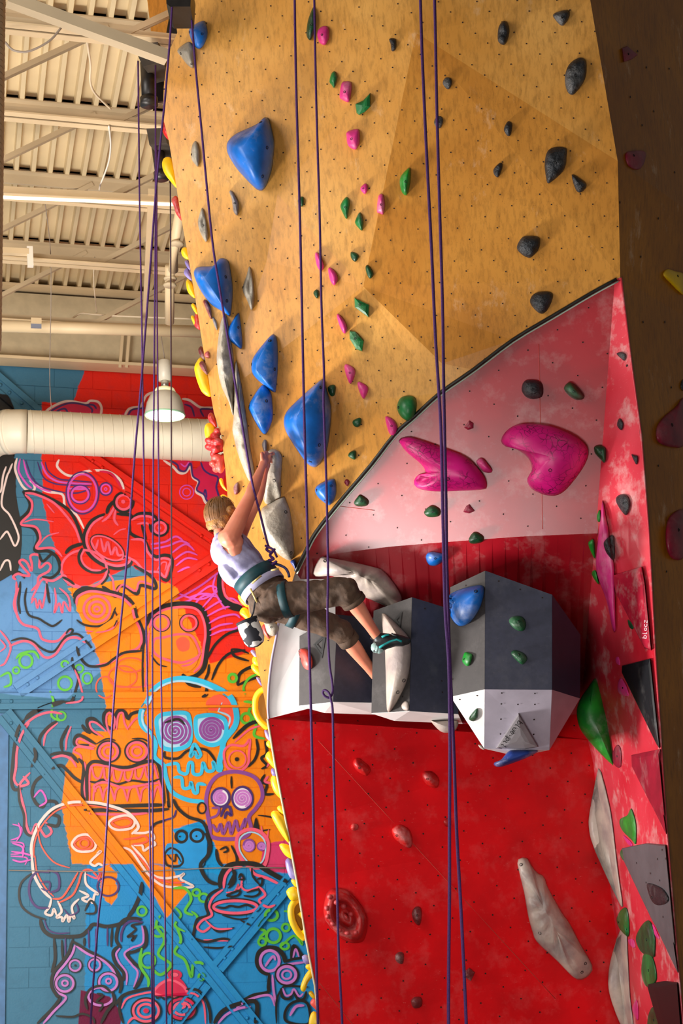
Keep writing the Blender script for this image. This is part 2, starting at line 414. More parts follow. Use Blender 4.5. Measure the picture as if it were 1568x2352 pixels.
def holes_at(ptsl, parent, r=.0055):
    it = []
    for u, v in ptsl:
        h = hit(u, v)
        if h[0] is not None: it.append((h[0], h[1] if h[1].dot(ray(u, v)) < 0 else -h[1]))
    discs('bolt_holes', it, M_hole, parent, r)
holes_at(pts('714,1562 725,1564 800,1562 835,1563 745,1562 728,1508 803,1508 705,1567'), vol1)
holes_at(pts('1017,1490 1014,1564 1015,1590 975,1398 1040,1560 925,1600'), vol2)
holes_at(pts('1152,1591 1228,1592 1151,1616 1189,1617 1228,1617 1150,1651 1226,1652 1149,1685 1212,1682 1225,1686 1145,1335 1194,1354 1245,1373 1070,1345 1096,1597 1056,1606'), vol3)
holes_at(pts('1463,118 1446,223 1473,288 1483,155 1535,158 1500,256 1548,396 1422,465 1510,502 1470,590 1475,740 1440,840 1525,740 1510,1070 1540,890 1529,1313'), wallD, .008)
# ================================================================== HOLDS
BV = all_bvh()
HC = {}
def hm(k):
    T = {'blue': ((6, 104, 196), dict(var=.2, chalk=.28, bump=.05)), 'dblue': ((30, 60, 140), dict(var=.3, chalk=.3)),
     'green': ((18, 120, 56), dict(var=.35, chalk=.22, bump=.1)), 'bgreen': ((22, 150, 40), dict(c2=(20, 96, 40), chalk=.2)), 'dgreen': ((20, 84, 46), dict(var=.45, chalk=.12, bump=.3)),
     'pink': ((226, 60, 140), dict(c2=(190, 36, 110), chalk=.3, bump=.1)), 'magenta': ((222, 20, 132), dict(c2=(196, 10, 110), nscale=4, chalk=.12, veins=(120, 8, 70))),
     'black': ((34, 38, 44), dict(var=.4, nscale=26, chalk=.16, bump=.5)), 'grey': ((162, 152, 136), dict(var=.25, nscale=12, chalk=.25, bump=.3)),
     'cream': ((190, 174, 160), dict(c2=(150, 136, 132), nscale=7, chalk=.2, bump=.2)), 'yellow': ((238, 196, 14), dict(c2=(214, 168, 8), chalk=.06)),
     'red': ((206, 30, 26), dict(c2=(150, 18, 24), chalk=.28, bump=.3)), 'maroon': ((122, 40, 42), dict(var=.3, chalk=.3, bump=.4)),
     'purple': ((104, 84, 150), dict(c2=(150, 138, 190), chalk=.3)), 'wine': ((150, 18, 52), dict(c2=(110, 14, 44), chalk=.1)), 'dgrey': ((120, 112, 112), dict(var=.3, chalk=.3, bump=.4)),
     'coral': ((226, 84, 70), dict(c2=(196, 44, 40), chalk=.15))}
    c_, k_ = T[k]; return mat('hold_' + k, c_, rough=.42, **k_)
M_bolt = mat('bolt_steel_dark', (28, 24, 24), .4, metal=.6)
RS = [(0, 0), (.05, .34), (.16, .58), (.34, .79), (.6, .94), (.86, 1.0)]
def resample(poly, n):
    L = [0]; q = poly + [poly[0]]
    for i in range(1, len(q)): L.append(L[-1] + math.dist(q[i], q[i-1]))
    out = []
    j = 1
    for k in range(n):
        x = L[-1] * k / n
        while L[j] < x: j += 1
        t = (x - L[j-1]) / max(1e-6, L[j] - L[j-1]); out.append((lerp(q[j-1][0], q[j][0], t), lerp(q[j-1][1], q[j][1], t)))
    return out
def area_centroid(p):
    A = cx = cy = 0
    for i in range(len(p)):
        x0, y0 = p[i]; x1, y1 = p[(i+1) % len(p)]; w = x0*y1 - x1*y0; A += w; cx += (x0+x1)*w; cy += (y0+y1)*w
    return (cx / (3*A), cy / (3*A)), abs(A) / 2
def inside(p, q):
    c_ = False; n = len(q)
    for i in range(n):
        (x0, y0), (x1, y1) = q[i], q[i-1]
        if (y0 > p[1]) != (y1 > p[1]) and p[0] < (x1-x0)*(p[1]-y0)/(y1-y0)+x0: c_ = not c_
    return c_
def hold(poly, col, label, h=None, peak=None, sharp=False, Y=None, bolts=None, name='climbing_hold', cat='climbing hold', group=None, rough=.0, hmat=None, scoop=None, rs=None, thick=0, lumps=0, bv=None, tol=.35):
    if isinstance(poly, str): poly = pts(poly)
    (cu, cv), A = area_centroid(poly); size = math.sqrt(A)
    if peak is None: peak = (cu, cv)
    if h is None: h = min(.16, size / F * 10 * .42 + .012)
    n = len(poly) * 2 if sharp else max(18, min(64, int(size * 1.2)))
    ring0 = resample(crom(poly, 4, True), n) if not sharp else resample(poly, n)
    if sharp: ring0 = sum([[poly[i], tuple(lerp(poly[i][j], poly[(i+1) % len(poly)][j], .5) for j in (0, 1))] for i in range(len(poly))], [])
    n = len(ring0)
    bvv = bv or BV
    def base(u, v):
        d = ray(u, v)
        if Y is not None: return Y
        r = bvv.ray_cast(O, d.normalized()); return None if r[0] is None else r[0].y
    yc = base(cu, cv)
    if yc is None: yc = 10
    # long shapes shrink towards their own axis, round ones towards the peak
    mx = sum(q[0] for q in ring0) / n; my = sum(q[1] for q in ring0) / n
    sxx = sum((q[0]-mx)**2 for q in ring0); syy = sum((q[1]-my)**2 for q in ring0); sxy = sum((q[0]-mx)*(q[1]-my) for q in ring0)
    ang = .5 * math.atan2(2*sxy, sxx-syy); ca, sa = math.cos(ang), math.sin(ang)
    pr = [(q[0]-mx)*ca + (q[1]-my)*sa for q in ring0]; pq = [-(q[0]-mx)*sa + (q[1]-my)*ca for q in ring0]
    l1, l2 = max(pr) - min(pr), max(pq) - min(pq); kx = 0 if sharp else max(0, .5 * (1 - 1.5 * l2 / max(1, l1)))
    tg = [(peak[0] + (p_) * kx * ca, peak[1] + (p_) * kx * sa) for p_ in pr]
    flat_top = kx > .03 and not rs
    prof = rs or (RS + [(1.0, 1.0)] if flat_top else RS if not sharp else [(0, 0), (.10, .75), (.5, .95), (.8, 1.0)])
    vs, fs = [], []
    for k, (s, hh) in enumerate(prof):
        for i, (u, v) in enumerate(ring0):
            if s > 0:
                u, v = lerp(u, tg[i][0], s), lerp(v, tg[i][1], s)
            y = base(u, v)
            if y is None or abs(y - yc) > tol: y = yc
            hgt = h * hh
            if rough and k > 0: hgt += rough * noise.noise(Vector((u * .06, v * .06, 3.1)))
            if lumps and k > 0: hgt *= 1 + lumps * noise.noise(Vector((u * .11, v * .11, 7.7)))
            if scoop:
                dd = math.hypot((u - scoop[0]) / scoop[2], (v - scoop[1]) / scoop[3]); hgt -= h * scoop[4] * math.exp(-dd * dd)
            vs.append(P(u, v, (y + .012) if k == 0 else y - hgt))
    L = len(prof)
    for k in range(L - 1):
        for i in range(n): fs.append((k*n+i, k*n+(i+1) % n, (k+1)*n+(i+1) % n, (k+1)*n+i))
    yy = base(*peak); yy = yc if yy is None or abs(yy - yc) > tol else yy
    hp = h * 1.0
    if scoop:
        dd = math.hypot((peak[0] - scoop[0]) / scoop[2], (peak[1] - scoop[1]) / scoop[3]); hp -= h * scoop[4] * math.exp(-dd * dd)
    vs.append(P(peak[0], peak[1], yy - hp)); c_ = len(vs) - 1
    for i in range(0 if flat_top else n): fs.append(((L-1)*n+i, (L-1)*n+(i+1) % n, c_))
    if thick:   # free standing lens: same outline closed behind
        k0 = len(vs)
        for s, hh in ((.15, .55), (.5, .9)):
            for (u, v) in ring0: vs.append(P(lerp(u, peak[0], s), lerp(v, peak[1], s), yc + thick * hh))
        vs.append(P(peak[0], peak[1], yc + thick)); c2 = len(vs) - 1
        for i in range(n):
            fs.append((i, k0+i, k0+(i+1) % n, (i+1) % n)); fs.append((k0+i, k0+n+i, k0+n+(i+1) % n, k0+(i+1) % n)); fs.append((k0+n+i, c2, k0+n+(i+1) % n))
    else:
        fs.append(tuple(range(n))[::-1])
    loc = P(cu, cv, yc); m = hmat or hm(col)
    nb = [] if bolts is None and size < 24 else (bolts if bolts is not None else [(cu, cv)])
    nb = pts(nb) if isinstance(nb, str) else nb
    me = bpy.data.meshes.new(name); me.from_pydata([tuple(q - loc) for q in vs], [], fs); me.update()
    o = link(name, me, m, None, not sharp); o.location = loc; fixn(o)
    if group is None:
        if cat == 'volume': group = 'wedge shaped volumes'
        elif Y is not None: group = 'holds bolted along the hidden left side face'
        else: group = {'dgreen': 'green', 'bgreen': 'green', 'magenta': 'pink', 'wine': 'pink', 'dblue': 'blue', 'dgrey': 'grey', 'cream': 'cream', 'coral': 'red', 'maroon': 'red'}.get(col, col) + ' climbing holds'
    tag(o, label, cat, group)
    if nb:
        tree = BVHTree.FromPolygons(vs, fs); r = min(.011, .004 + size * .0001)
        for u, v in nb:
            q = tree.ray_cast(O, ray(u, v).normalized())
            if q[0] is None: continue
            nr = q[1] if q[1].dot(ray(u, v)) < 0 else -q[1]
            bo = lathe('bolt', [(r, -.01), (r, .002), (r * .75, .003), (r * .7, -.002)], q[0] - loc, M_bolt, o, n=10, axis=nr)
    SURF.append((vs, fs)) if size > 45 and Y is None else None
    return o
H = hold
# --- on the plywood wall: blue
H('433,73 440,61 466,47 474,57 477,80 470,101 459,113 449,109 440,94', 'blue', 'blue hold at the very top left of the plywood wall', .08, (448, 72), bolts='435,74 464,78')
H('520,337 524,323 543,306 589,285 604,271 614,269 621,283 630,325 630,344 625,387 616,417 606,436 594,438 585,432 566,413 543,387 524,356', 'blue', 'large blue horn shaped hold highest of the big ones on plywood', .24, (556, 340), bolts='598,281 613,339 603,405')
H('445,631 449,616 462,612 487,611 497,604 505,593 520,595 528,612 535,665 531,719 527,728 516,719 485,700 459,665', 'blue', 'large blue hold with a blunt snout at the left edge below the ceiling', .22, (470, 638), bolts='518,636 521,691')
H('522,763 528,746 547,718 552,734 557,784 554,802 539,792 526,780', 'blue', 'small blue wedge hold beside the top of the long grey flake', .07, (530, 765), bolts='523,765 547,752')
H('577,838 585,815 616,776 630,767 637,784 639,834 635,891 630,902 604,884 581,861', 'blue', 'blue wedge hold, upper of the touching pair', .12, (590, 840), bolts='578,837 619,782 631,848')
H('571,933 577,918 602,884 621,899 626,926 626,964 611,998 596,987 573,945', 'blue', 'blue wedge hold, lower of the touching pair', .11, (584, 934), bolts='572,934 612,921')
H('651,968 658,945 684,918 734,874 744,874 753,903 761,945 755,1014 746,1048 727,1073 707,1067 684,1037 658,995', 'blue', 'largest blue hold crossed by two ropes above the climber', .25, (682, 965), bolts='733,1022 712,1060 736,890')
H('723,1126 732,1112 762,1100 770,1104 773,1128 768,1148 757,1161 745,1155 730,1142', 'blue', 'light blue hold just above the dark seam', .09, (738, 1125), bolts='727,1126 760,1116 747,1150')
H('666,1290 675,1284 680,1292 679,1309 673,1301', 'dblue', 'tiny dark blue hold beside the rope knot', .03)
# grey
H('407,115 430,96 440,100 446,115 445,155 432,151 415,130', 'grey', 'pale grey chip hold tucked under the topmost blue hold', .06, (430, 118), bolts='415,123 440,147')
H('438,356 441,333 450,323 457,341 458,367 455,384 449,379 441,369', 'grey', 'slim grey ribbed hold left of the highest big blue one', .04, bolts='440,355')
H('526,440 531,437 541,452 548,467 548,486 544,496 536,486 533,467 531,455', 'dgrey', 'small crooked grey hold below the highest big blue one', .05)
H('454,509 457,494 464,476 471,494 478,536 477,551 472,556 462,540 456,524', 'grey', 'slim grey hold with a dark dished centre near the left edge', .05, scoop=(466, 509, 6, 22, .5))
H('557,658 566,631 572,611 579,627 584,673 583,700 577,714 568,692 558,671', 'grey', 'slim grey spindle hold right of the snouted blue hold', .06, scoop=(573, 655, 6, 26, .5), bolts='558,660')
H('487,729 491,729 498,742 499,760 491,746', 'dgrey', 'tiny grey hold left of the long flake tip', .025)
H('512,725 519,722 528,765 538,837 536,900 536,958 525,924 508,888 500,850 497,820 501,776 506,742', 'grey', 'upper half of the long grey rock flake on plywood', .09, (512, 830), rough=.02, bolts=[])
H('540,833 545,837 562,931 574,1024 584,1080 579,1103 570,1103 549,1052 538,1012 533,986 536,958 536,900', 'grey', 'lower half of the long grey rock flake ending at the arm', .09, (552, 985), rough=.02, bolts=[])
H('601,1022 606,1010 612,1012 612,1035 607,1040', 'dgrey', 'tiny grey hold above the climber\'s hand', .03)
h1 = H('613,1040 625,1031 640,1036 648,1052 647,1075 645,1110 645,1142 636,1148 620,1160 607,1155 601,1125 604,1095 607,1070', 'grey', 'tall weathered grey hold that the climber grips', .11, (624, 1060), scoop=(626, 1140, 12, 16, .4), bolts='629,1104')
H('600,1170 612,1160 650,1141 658,1150 669,1185 677,1260 672,1285 660,1287 635,1270 610,1240 597,1200', 'grey', 'broad grey sloper hold just below the gripped one', .12, (612, 1200), bolts='656,1176 668,1270')
H('606,1418 625,1425 641,1440 636,1456 625,1462 611,1452', 'grey', 'small cream hold low on the plywood beneath the climber\'s hips', .05)
H('585,1398 595,1398 601,1415 598,1428 590,1420', 'coral', 'faded coral hold beside the chalk bag', .03)
H('601,1438 609,1433 612,1450 620,1468 612,1464 603,1452', 'coral', 'tiny pinkish hold low under the cream one', .025)
# green
H('703,77 707,46 719,15 723,23 726,46 723,69 714,92 707,90', 'dgreen', 'long dark green hold beside a rope near the top', .045)
H('756,188 760,170 768,163 775,176 772,191 767,203 761,195', 'green', 'small green hold left of the second pink one from the top', .035)
H('815,239 834,230 850,213 851,245 838,258 824,265 818,260', 'green', 'green hooked chip hold right of the upper pink ones', .05, sharp=True)
H('918,409 936,387 942,388 942,418 934,449 921,439', 'bgreen', 'bright green crescent hold closest to the right ropes', .07)
H('683,461 692,451 698,455 697,471 691,475', 'dgreen', 'tiny dark green hold behind a rope left of centre', .03)
H('781,475 784,465 795,452 803,463 799,494 795,504 786,488', 'green', 'green hold, left of the two just under the dark pink bolt hold', .04)
H('815,507 826,487 834,505 832,530 823,524 816,515', 'green', 'green hold, right of the two just under the dark pink bolt hold', .04)
H('805,579 816,580 824,589 816,602 806,593', 'dgreen', 'tiny dark green chip, first of two above the green parallelograms', .03)
H('839,612 846,609 858,629 849,641 841,627', 'dgreen', 'tiny dark green chip, second and lower of two above the parallelograms', .03)
H('719,673 725,665 731,667 732,679 727,686', 'dgreen', 'tiny round green hold left of the right hand rope', .025)
H('813,683 848,700 847,730 814,706', 'green', 'green parallelogram hold, upper of two', .045, sharp=True, bolts='826,700')
H('802,759 815,760 836,784 832,808 818,803 802,778', 'green', 'green parallelogram hold, lower of two', .045, sharp=True, bolts='815,778')
H('752,889 765,883 771,889 769,907 761,911 755,903', 'dgreen', 'tiny dark green hold right of the largest blue one', .03)
H('810,966 828,959 829,975 820,982 811,977', 'dgreen', 'tiny dark green wedge left of the pink hold by the seam', .03)
H('799,1044 805,1037 817,1035 816,1056 801,1050', 'dgreen', 'tiny dark green wedge right of the largest blue hold\'s foot', .03)
H('911,935 918,915 935,908 952,912 957,935 950,958 935,967 918,955', 'green', 'round glossy green hold touching the seam', .08, bolts='915,936')
# pink
H('728,82 730,69 740,60 753,61 756,77 754,92 746,104 734,99', 'pink', 'pink hold highest on the wall beside the long green one', .045, bolts='739,80')
H('779,222 784,191 795,186 806,188 808,199 806,218 801,235 786,230', 'pink', 'large oval pink hold second from the top', .05, bolts='791,211')
H('795,314 797,302 818,296 825,300 826,325 820,341 813,344 799,335', 'pink', 'pink hold with a dished middle third from the top', .05, bolts='807,319')
H('827,432 838,421 844,425 844,438 838,446 832,442', 'pink', 'tiny magenta hold with a big dark bolt', .03, bolts='834,433')
H('865,486 868,452 874,445 880,448 884,471 880,493 872,490', 'pink', 'narrow upright pink hold right of the tiny magenta one', .05)
H('723,583 730,580 740,597 744,612 737,624 727,610', 'pink', 'slanting pink hold touching the second rope', .045)
H('753,618 759,614 771,625 776,642 767,656 757,642', 'pink', 'slanting pink hold just right of the second rope', .045)
H('773,725 778,721 792,738 798,757 790,767 780,750', 'pink', 'slanting pink hold beside the upper green parallelogram', .045)
H('790,841 797,836 813,845 816,859 805,883 795,864', 'pink', 'pink pointed hold below the lower parallelogram', .045)
H('820,880 828,877 846,891 836,917 826,903', 'pink', 'small pale pink pointed hold, next below', .04)
H('884,960 891,956 906,966 913,983 906,1001 893,995', 'pink', 'pink hold touching the seam beside the round green one', .045)
H('790,1108 795,1100 803,1106 798,1117', 'wine', 'tiny magenta hold on the seam above the light blue hold', .02)
# maroon and red at left
H('466,692 474,689 484,708 486,734 478,723', 'maroon', 'maroon and red ribbed hold below the snouted blue one', .04)
H('470,811 479,807 481,822 471,820', 'red', 'tiny red hold near the left edge beside the flake', .02)
H('536,1118 545,1107 548,1112 548,1132 538,1136', 'maroon', 'small maroon chip hold beside the raised forearm', .02)
# black on plywood
for s, l, hh in (
 ('893,90 901,87 909,90 910,103 908,115 899,118 897,103', 'small black notched hold left of the right hand ropes near the top', .03),
 ('1142,85 1145,60 1158,47 1168,60 1169,77 1164,96 1156,104 1145,98', 'oval black hold high up, left of the black wedge', .05),
 ('1269,34 1286,25 1305,23 1308,36 1301,51 1290,60 1277,49', 'black wedge hold highest on the right of the plywood', .05),
 ('1016,192 1021,179 1032,178 1038,187 1034,202 1026,205', 'small round black hold right of the rope pair', .03),
 ('996,281 1002,268 1013,267 1018,277 1012,294 1002,293', 'small round black hold behind the rope pair', .03),
 ('1157,294 1166,278 1176,285 1173,309 1166,313 1158,303', 'small black hold midway between the ropes and the big oval', .03),
 ('1133,388 1147,374 1154,377 1151,394 1143,408 1134,401', 'small leaning black hold below that midway one', .03),
 ('1296,179 1305,149 1326,133 1341,134 1347,153 1343,183 1326,209 1313,219 1301,209', 'large leaf shaped black ribbed hold near the right crease', .06),
 ('1250,371 1262,341 1298,338 1301,362 1294,392 1262,421 1254,413', 'large black tooth shaped hold with a flat top', .06),
 ('1312,401 1330,409 1347,426 1335,442 1322,437', 'small black pointed hold right of the tooth shaped one', .04),
 ('1186,567 1198,545 1215,541 1238,545 1238,571 1224,588 1213,593 1194,582', 'knobbly black hold, upper of two above the seam', .06),
 ('1216,690 1225,675 1245,669 1268,672 1268,690 1255,715 1240,721 1222,705', 'knobbly black hold, lower of two above the seam', .06)):
    H(s, 'black', l, hh, rough=.012)
# --- on the dim right hand wall
H('1427,110 1440,105 1465,126 1450,137 1432,143', 'wine', 'dark pink pointed hold high on the dim right wall', .04, sharp=True)
H('1435,355 1445,347 1480,347 1481,370 1470,388 1455,389 1440,378', 'wine', 'dark pink rounded hold on the dim right wall', .05, bolts='1455,357')
H('1522,632 1530,618 1548,622 1572,632 1572,676 1560,672 1540,652', 'yellow', 'dull yellow hold cut by the right picture edge', .06, bolts='1556,634')
H('1506,985 1520,960 1550,935 1572,915 1572,1018 1540,1027 1510,1015', 'wine', 'big wine red hold at the right picture edge', .10, bolts='1543,976')
H('1528,1215 1540,1182 1572,1175 1572,1275 1545,1285 1530,1260', 'wine', 'big wine red hold at the right edge, lower', .10, bolts='1558,1217')
H('1562,885 1566,872 1574,872 1574,895 1566,897', 'black', 'black hold just entering at the right edge', .03)
# --- on the red slope
H('1197,894 1203,876 1219,872 1239,876 1247,892 1244,912 1221,917 1205,910', 'black', 'black bowl shaped hold on the pink-red slope', .09)
H('1294,892 1305,878 1316,881 1330,896 1342,914 1325,919 1307,910', 'dgreen', 'dark green striped wedge casting a shadow on the slope', .10)
H('1065,982 1077,966 1087,973 1087,984 1074,988', 'wine', 'tiny magenta hold above the two great pink ones', .03, sharp=True)
H('1093,1061 1106,1052 1120,1066 1131,1084 1110,1084', 'pink', 'small pink wedge between the two great pink holds', .08)
H('914,1012 928,1003 950,1005 1009,1025 1063,1045 1090,1066 1113,1095 1119,1115 1113,1124 1054,1128 995,1129 959,1122 949,1109 957,1091 977,1086 965,1065 935,1040', 'magenta', 'great magenta marbled hold, left one, with a notch below', .17, (1040, 1085), scoop=(975, 1098, 16, 10, .8), bolts='1028,1100')
H('1149,1012 1160,991 1185,975 1221,972 1266,978 1316,998 1345,1021 1352,1043 1339,1075 1305,1120 1280,1138 1253,1138 1221,1124 1209,1102 1221,1079 1212,1052 1185,1032 1158,1025', 'magenta', 'great magenta marbled hold, right one, shaped like a bean', .22, (1270, 1050), bolts='1263,1080')
H('973,1176 991,1160 1011,1170 1009,1185 984,1188', 'dgreen', 'small dark green hold left of the rope pair on the slope', .05)
H('812,1155 820,1142 828,1136 847,1150 842,1162 820,1163', 'dgreen', 'small dark green hold on the palest part of the slope', .05)
H('1063,1176 1070,1162 1077,1158 1090,1174 1077,1180', 'wine', 'tiny dark magenta hold right of the rope pair on the slope', .03, sharp=True)
H('1076,1237 1090,1221 1111,1233 1106,1246 1081,1249', 'dgreen', 'small dark green hold lowest on the slope', .05)
H('977,1280 985,1268 1010,1270 1028,1278 1005,1298 985,1298', 'blue', 'steel blue hold in the shade above the middle volume', .07)
H('719,1310 734,1280 746,1279 806,1290 825,1294 869,1305 882,1313 902,1336 922,1369 923,1386 915,1399 902,1399 865,1383 819,1364 779,1333 762,1323 723,1324', 'cream', 'long cream rock shaped hold behind the climber\'s bent knee', .16, (830, 1325), rough=.02, bolts='746,1288')
# --- on the lower red face
H('810,1754 814,1743 824,1741 832,1746 846,1759 851,1771 843,1782 830,1778 817,1768', 'red', 'red jug hold, upper left of the three on the red face', .07, scoop=(832, 1752, 10, 8, .3), bolts='825,1764')
H('969,1784 972,1773 986,1771 996,1775 1008,1790 1006,1808 993,1810 977,1800', 'red', 'red jug hold beside the rope pair on the red face', .07, bolts='981,1789')
H('899,1908 904,1899 919,1894 939,1905 947,1928 945,1945 935,1947 916,1936 904,1924', 'red', 'red chalky jug hold, lowest of the three on the red face', .08, bolts='911,1919')
H('805,1897 811,1891 822,1894 822,1905 813,1908 806,1905', 'red', 'tiny orange-red screw hold left on the red face', .03)
H('1017,1887 1025,1879 1034,1882 1034,1895 1025,1899', 'red', 'tiny orange-red screw hold behind the rope pair', .03)
H('945,2098 953,2083 966,2085 968,2108 963,2126 951,2118', 'maroon', 'small dusty mauve hold right of the mouth shaped ring', .06)
H('907,2194 917,2186 927,2191 925,2214 910,2209', 'maroon', 'tiny dark red hold under the mouth shaped ring', .04)
H('1066,2231 1077,2222 1091,2234 1081,2254 1067,2244', 'maroon', 'tiny dark hold between the low ropes and the big flake', .04, sharp=True)
H('943,2299 953,2289 968,2292 968,2312 950,2316', 'maroon', 'tiny dark red hold lowest on the red face', .04)
H('1187,1982 1192,1972 1208,1968 1218,1985 1232,2003 1248,2012 1258,2038 1291,2098 1308,2121 1334,2171 1359,2214 1359,2234 1339,2251 1318,2247 1278,2207 1232,2164 1222,2141 1212,2105 1202,2048', 'cream', 'long grey rock flake hold leaning on the red face', .12, (1262, 2110), rough=.025, bolts='1196,1986 1239,2143 1344,2213 1336,2233')
# mouth shaped ring hold, with its teeth as parts
mo = H('742,2086 747,2058 757,2042 772,2039 798,2045 821,2068 838,2096 844,2117 841,2145 833,2163 810,2167 787,2158 770,2145 749,2119 743,2102', 'red', 'red mouth shaped ring hold with rows of teeth', .16, (794, 2106), rs=[(0, 0), (.06, .55), (.16, .85), (.3, 1.0), (.45, .9), (.58, .5), (.7, .1), (.9, .05)], bolts=[])
tb = BVHTree.FromPolygons([mo.location + v.co for v in mo.data.vertices], [tuple(p.vertices) for p in mo.data.polygons])
for u, v, w, h_, r_ in ((757, 2060, 13, 11, -.2), (772, 2073, 13, 12, .3), (789, 2081, 14, 13, .45), (806, 2099, 12, 12, .8), (750, 2086, 11, 12, -.6), (752, 2105, 11, 10, .2), (764, 2122, 13, 9, .6), (779, 2136, 13, 9, .7), (797, 2143, 13, 9, .3), (816, 2142, 11, 10, -.4)):
    q = tb.ray_cast(O, ray(u, v).normalized())
    if q[0] is None: continue
    s_ = q[0].y / F
    bm = bmesh.new(); bmesh.ops.create_icosphere(bm, subdivisions=2, radius=1)
    bm.transform(Matrix.Translation(q[0] - mo.location + Vector((0, -.012, 0))) @ Matrix.Rotation(r_, 4, 'Y') @ Matrix.Diagonal((w * s_ * .52, .03, h_ * s_ * .55, 1)))
    me = bpy.data.meshes.new('tooth'); bm.to_mesh(me); bm.free(); link('tooth', me, mat('chalky_red', (222, 84, 88), .5, .2), mo, True)
# --- on the volumes
BV = all_bvh()
H('685,1495 693,1489 708,1493 718,1515 717,1533 708,1540 697,1533 690,1515', 'coral', 'red oval hold on the left volume edge', .07, bolts='690,1513')
h4 = H('876,1408 888,1413 912,1434 937,1461 944,1482 943,1522 935,1565 915,1608 898,1633 888,1633 885,1549 883,1489 878,1449', 'cream', 'pale blade shaped hold under the climber\'s shoe', .12, (912, 1490), bolts='927,1563 913,1590')
H('921,1619 927,1611 933,1610 938,1616 938,1632 925,1630', 'cream', 'tiny cream hold low on the middle volume', .02)
H('1032,1366 1060,1352 1102,1343 1112,1350 1111,1370 1100,1402 1080,1430 1062,1439 1048,1436 1034,1418 1029,1390', 'blue', 'big blue hold on the upper left of the largest volume', .15, (1062, 1385), bolts='1092,1358')
H('1061,1520 1063,1506 1068,1497 1080,1500 1085,1505 1080,1525 1072,1531', 'bgreen', 'small bright green hold on the volume\'s brown-grey side', .04, bolts='1065,1514')
H('1168,1424 1178,1415 1200,1417 1208,1432 1204,1448 1189,1449 1173,1437', 'dgreen', 'dark green ribbed hold, upper of two on the volume front', .04, bolts='1192,1427', rough=.01)
H('1173,1502 1181,1493 1202,1500 1211,1514 1202,1526 1192,1523', 'dgreen', 'dark green hold, lower of two on the volume front', .04, bolts='1192,1503')
H('1076,1649 1095,1626 1098,1641 1094,1654 1084,1657', 'dgreen', 'green teardrop hold on the volume\'s pale lower side', .04, bolts='1080,1646')
pyr = H('1190,1637 1237,1716 1207,1721 1136,1719', 'grey', 'small grey pyramid with lettering at the foot of the largest volume', .07, (1197, 1700), sharp=True, bolts=[], name='pyramid_volume', cat='volume', hmat=mat('pyramid_grey', (140, 134, 138), .5, .1))
H('988,1655 1000,1657 1050,1655 1045,1678 1028,1683 1010,1679', 'cream', 'cream hold hanging under the middle volume', .07, Y=10.15, thick=.1, bolts=[], group='cream climbing holds')
H('1134,1752 1150,1745 1165,1728 1180,1722 1235,1723 1215,1738 1180,1752 1152,1761 1137,1760', 'dblue', 'dark blue horn hold jutting below the largest volume', .08, Y=10.0, thick=.12, bolts=[], group='blue climbing holds')
H('1098,1711 1106,1712 1113,1722 1103,1719', 'cream', 'tiny cream hold at the lower left tip of the largest volume', .02, Y=10.05, thick=.05, bolts=[], group='cream climbing holds')
# --- on the side return
for s, c_, l, hh in (
 ('1364,1026 1380,1022 1390,1030 1391,1050 1388,1064 1378,1055 1366,1042', 'dgreen', 'dark green hold on the edge between slope and pale return', .06),
 ('1449,1043 1456,1045 1464,1047 1464,1060 1461,1068 1455,1058', 'black', 'tiny black tooth hold right of the shaded band on the return', .03),
 ('1414,1143 1425,1135 1440,1138 1447,1160 1438,1184 1425,1172 1415,1155', 'black', 'black pointed hold in the pale middle of the return', .06),
 ('1415,812 1428,808 1437,815 1434,829 1425,823', 'black', 'tiny black hold highest on the return', .03),
 ('1416,975 1422,960 1431,972 1428,988 1421,985', 'black', 'tiny black oval hold second highest on the return', .03),
 ('1370,1185 1377,1170 1379,1195 1373,1199', 'bgreen', 'tiny green sliver left of the pink fin tip', .03),
 ('1350,1248 1354,1242 1363,1238 1366,1260 1366,1284 1355,1265', 'bgreen', 'small green hold left of the pink fin, upper', .05),
 ('1358,1318 1362,1310 1368,1310 1372,1325 1375,1343 1365,1332', 'bgreen', 'small green hold left of the pink fin, lower', .05),
 ('1441,1422 1455,1437 1453,1446 1444,1440', 'dgreen', 'tiny dark hold half behind the pink pyramid', .02),
 ('1418,1570 1425,1556 1434,1566 1442,1585 1443,1600 1420,1592', 'pink', 'pink hold at the left edge of the black pyramid', .05),
 ('1413,1512 1420,1508 1424,1528 1415,1523', 'pink', 'tiny pink hold above the black pyramid', .02),
 ('1430,1918 1440,1925 1450,1935 1452,1944 1440,1938', 'pink', 'tiny pink hold under the curled green leaf', .03),
 ('1423,1960 1427,1950 1432,1955 1434,1976 1428,1974', 'green', 'tiny green hold peeping from behind the grey pyramid', .02),
 ('1442,2158 1455,2158 1458,2178 1447,2172', 'pink', 'tiny pink hold between the green domes', .03),
 ('1452,2312 1462,2295 1466,2325 1464,2345 1453,2325', 'pink', 'slim pink hold low beside the grey wave', .04),
 ('1497,2122 1503,2128 1515,2158 1500,2145', 'pink', 'slim pink hold between green dome and grey pyramid', .03)):
    H(s, c_, l, hh, tol=1)
H('1383,1148 1390,1180 1397,1213 1399,1234 1410,1298 1412,1361 1414,1446 1410,1454 1405,1442 1393,1383 1374,1332 1367,1298 1371,1251 1377,1202', 'pink', 'long pink fin shaped hold on the return', .10, (1390, 1300), bolts=[], tol=1)
BV = all_bvh()
H('1386,1245 1395,1235 1408,1229 1412,1260 1410,1287 1395,1275 1387,1258', 'black', 'black pointed hold overlapping the pink fin', .06, tol=1)
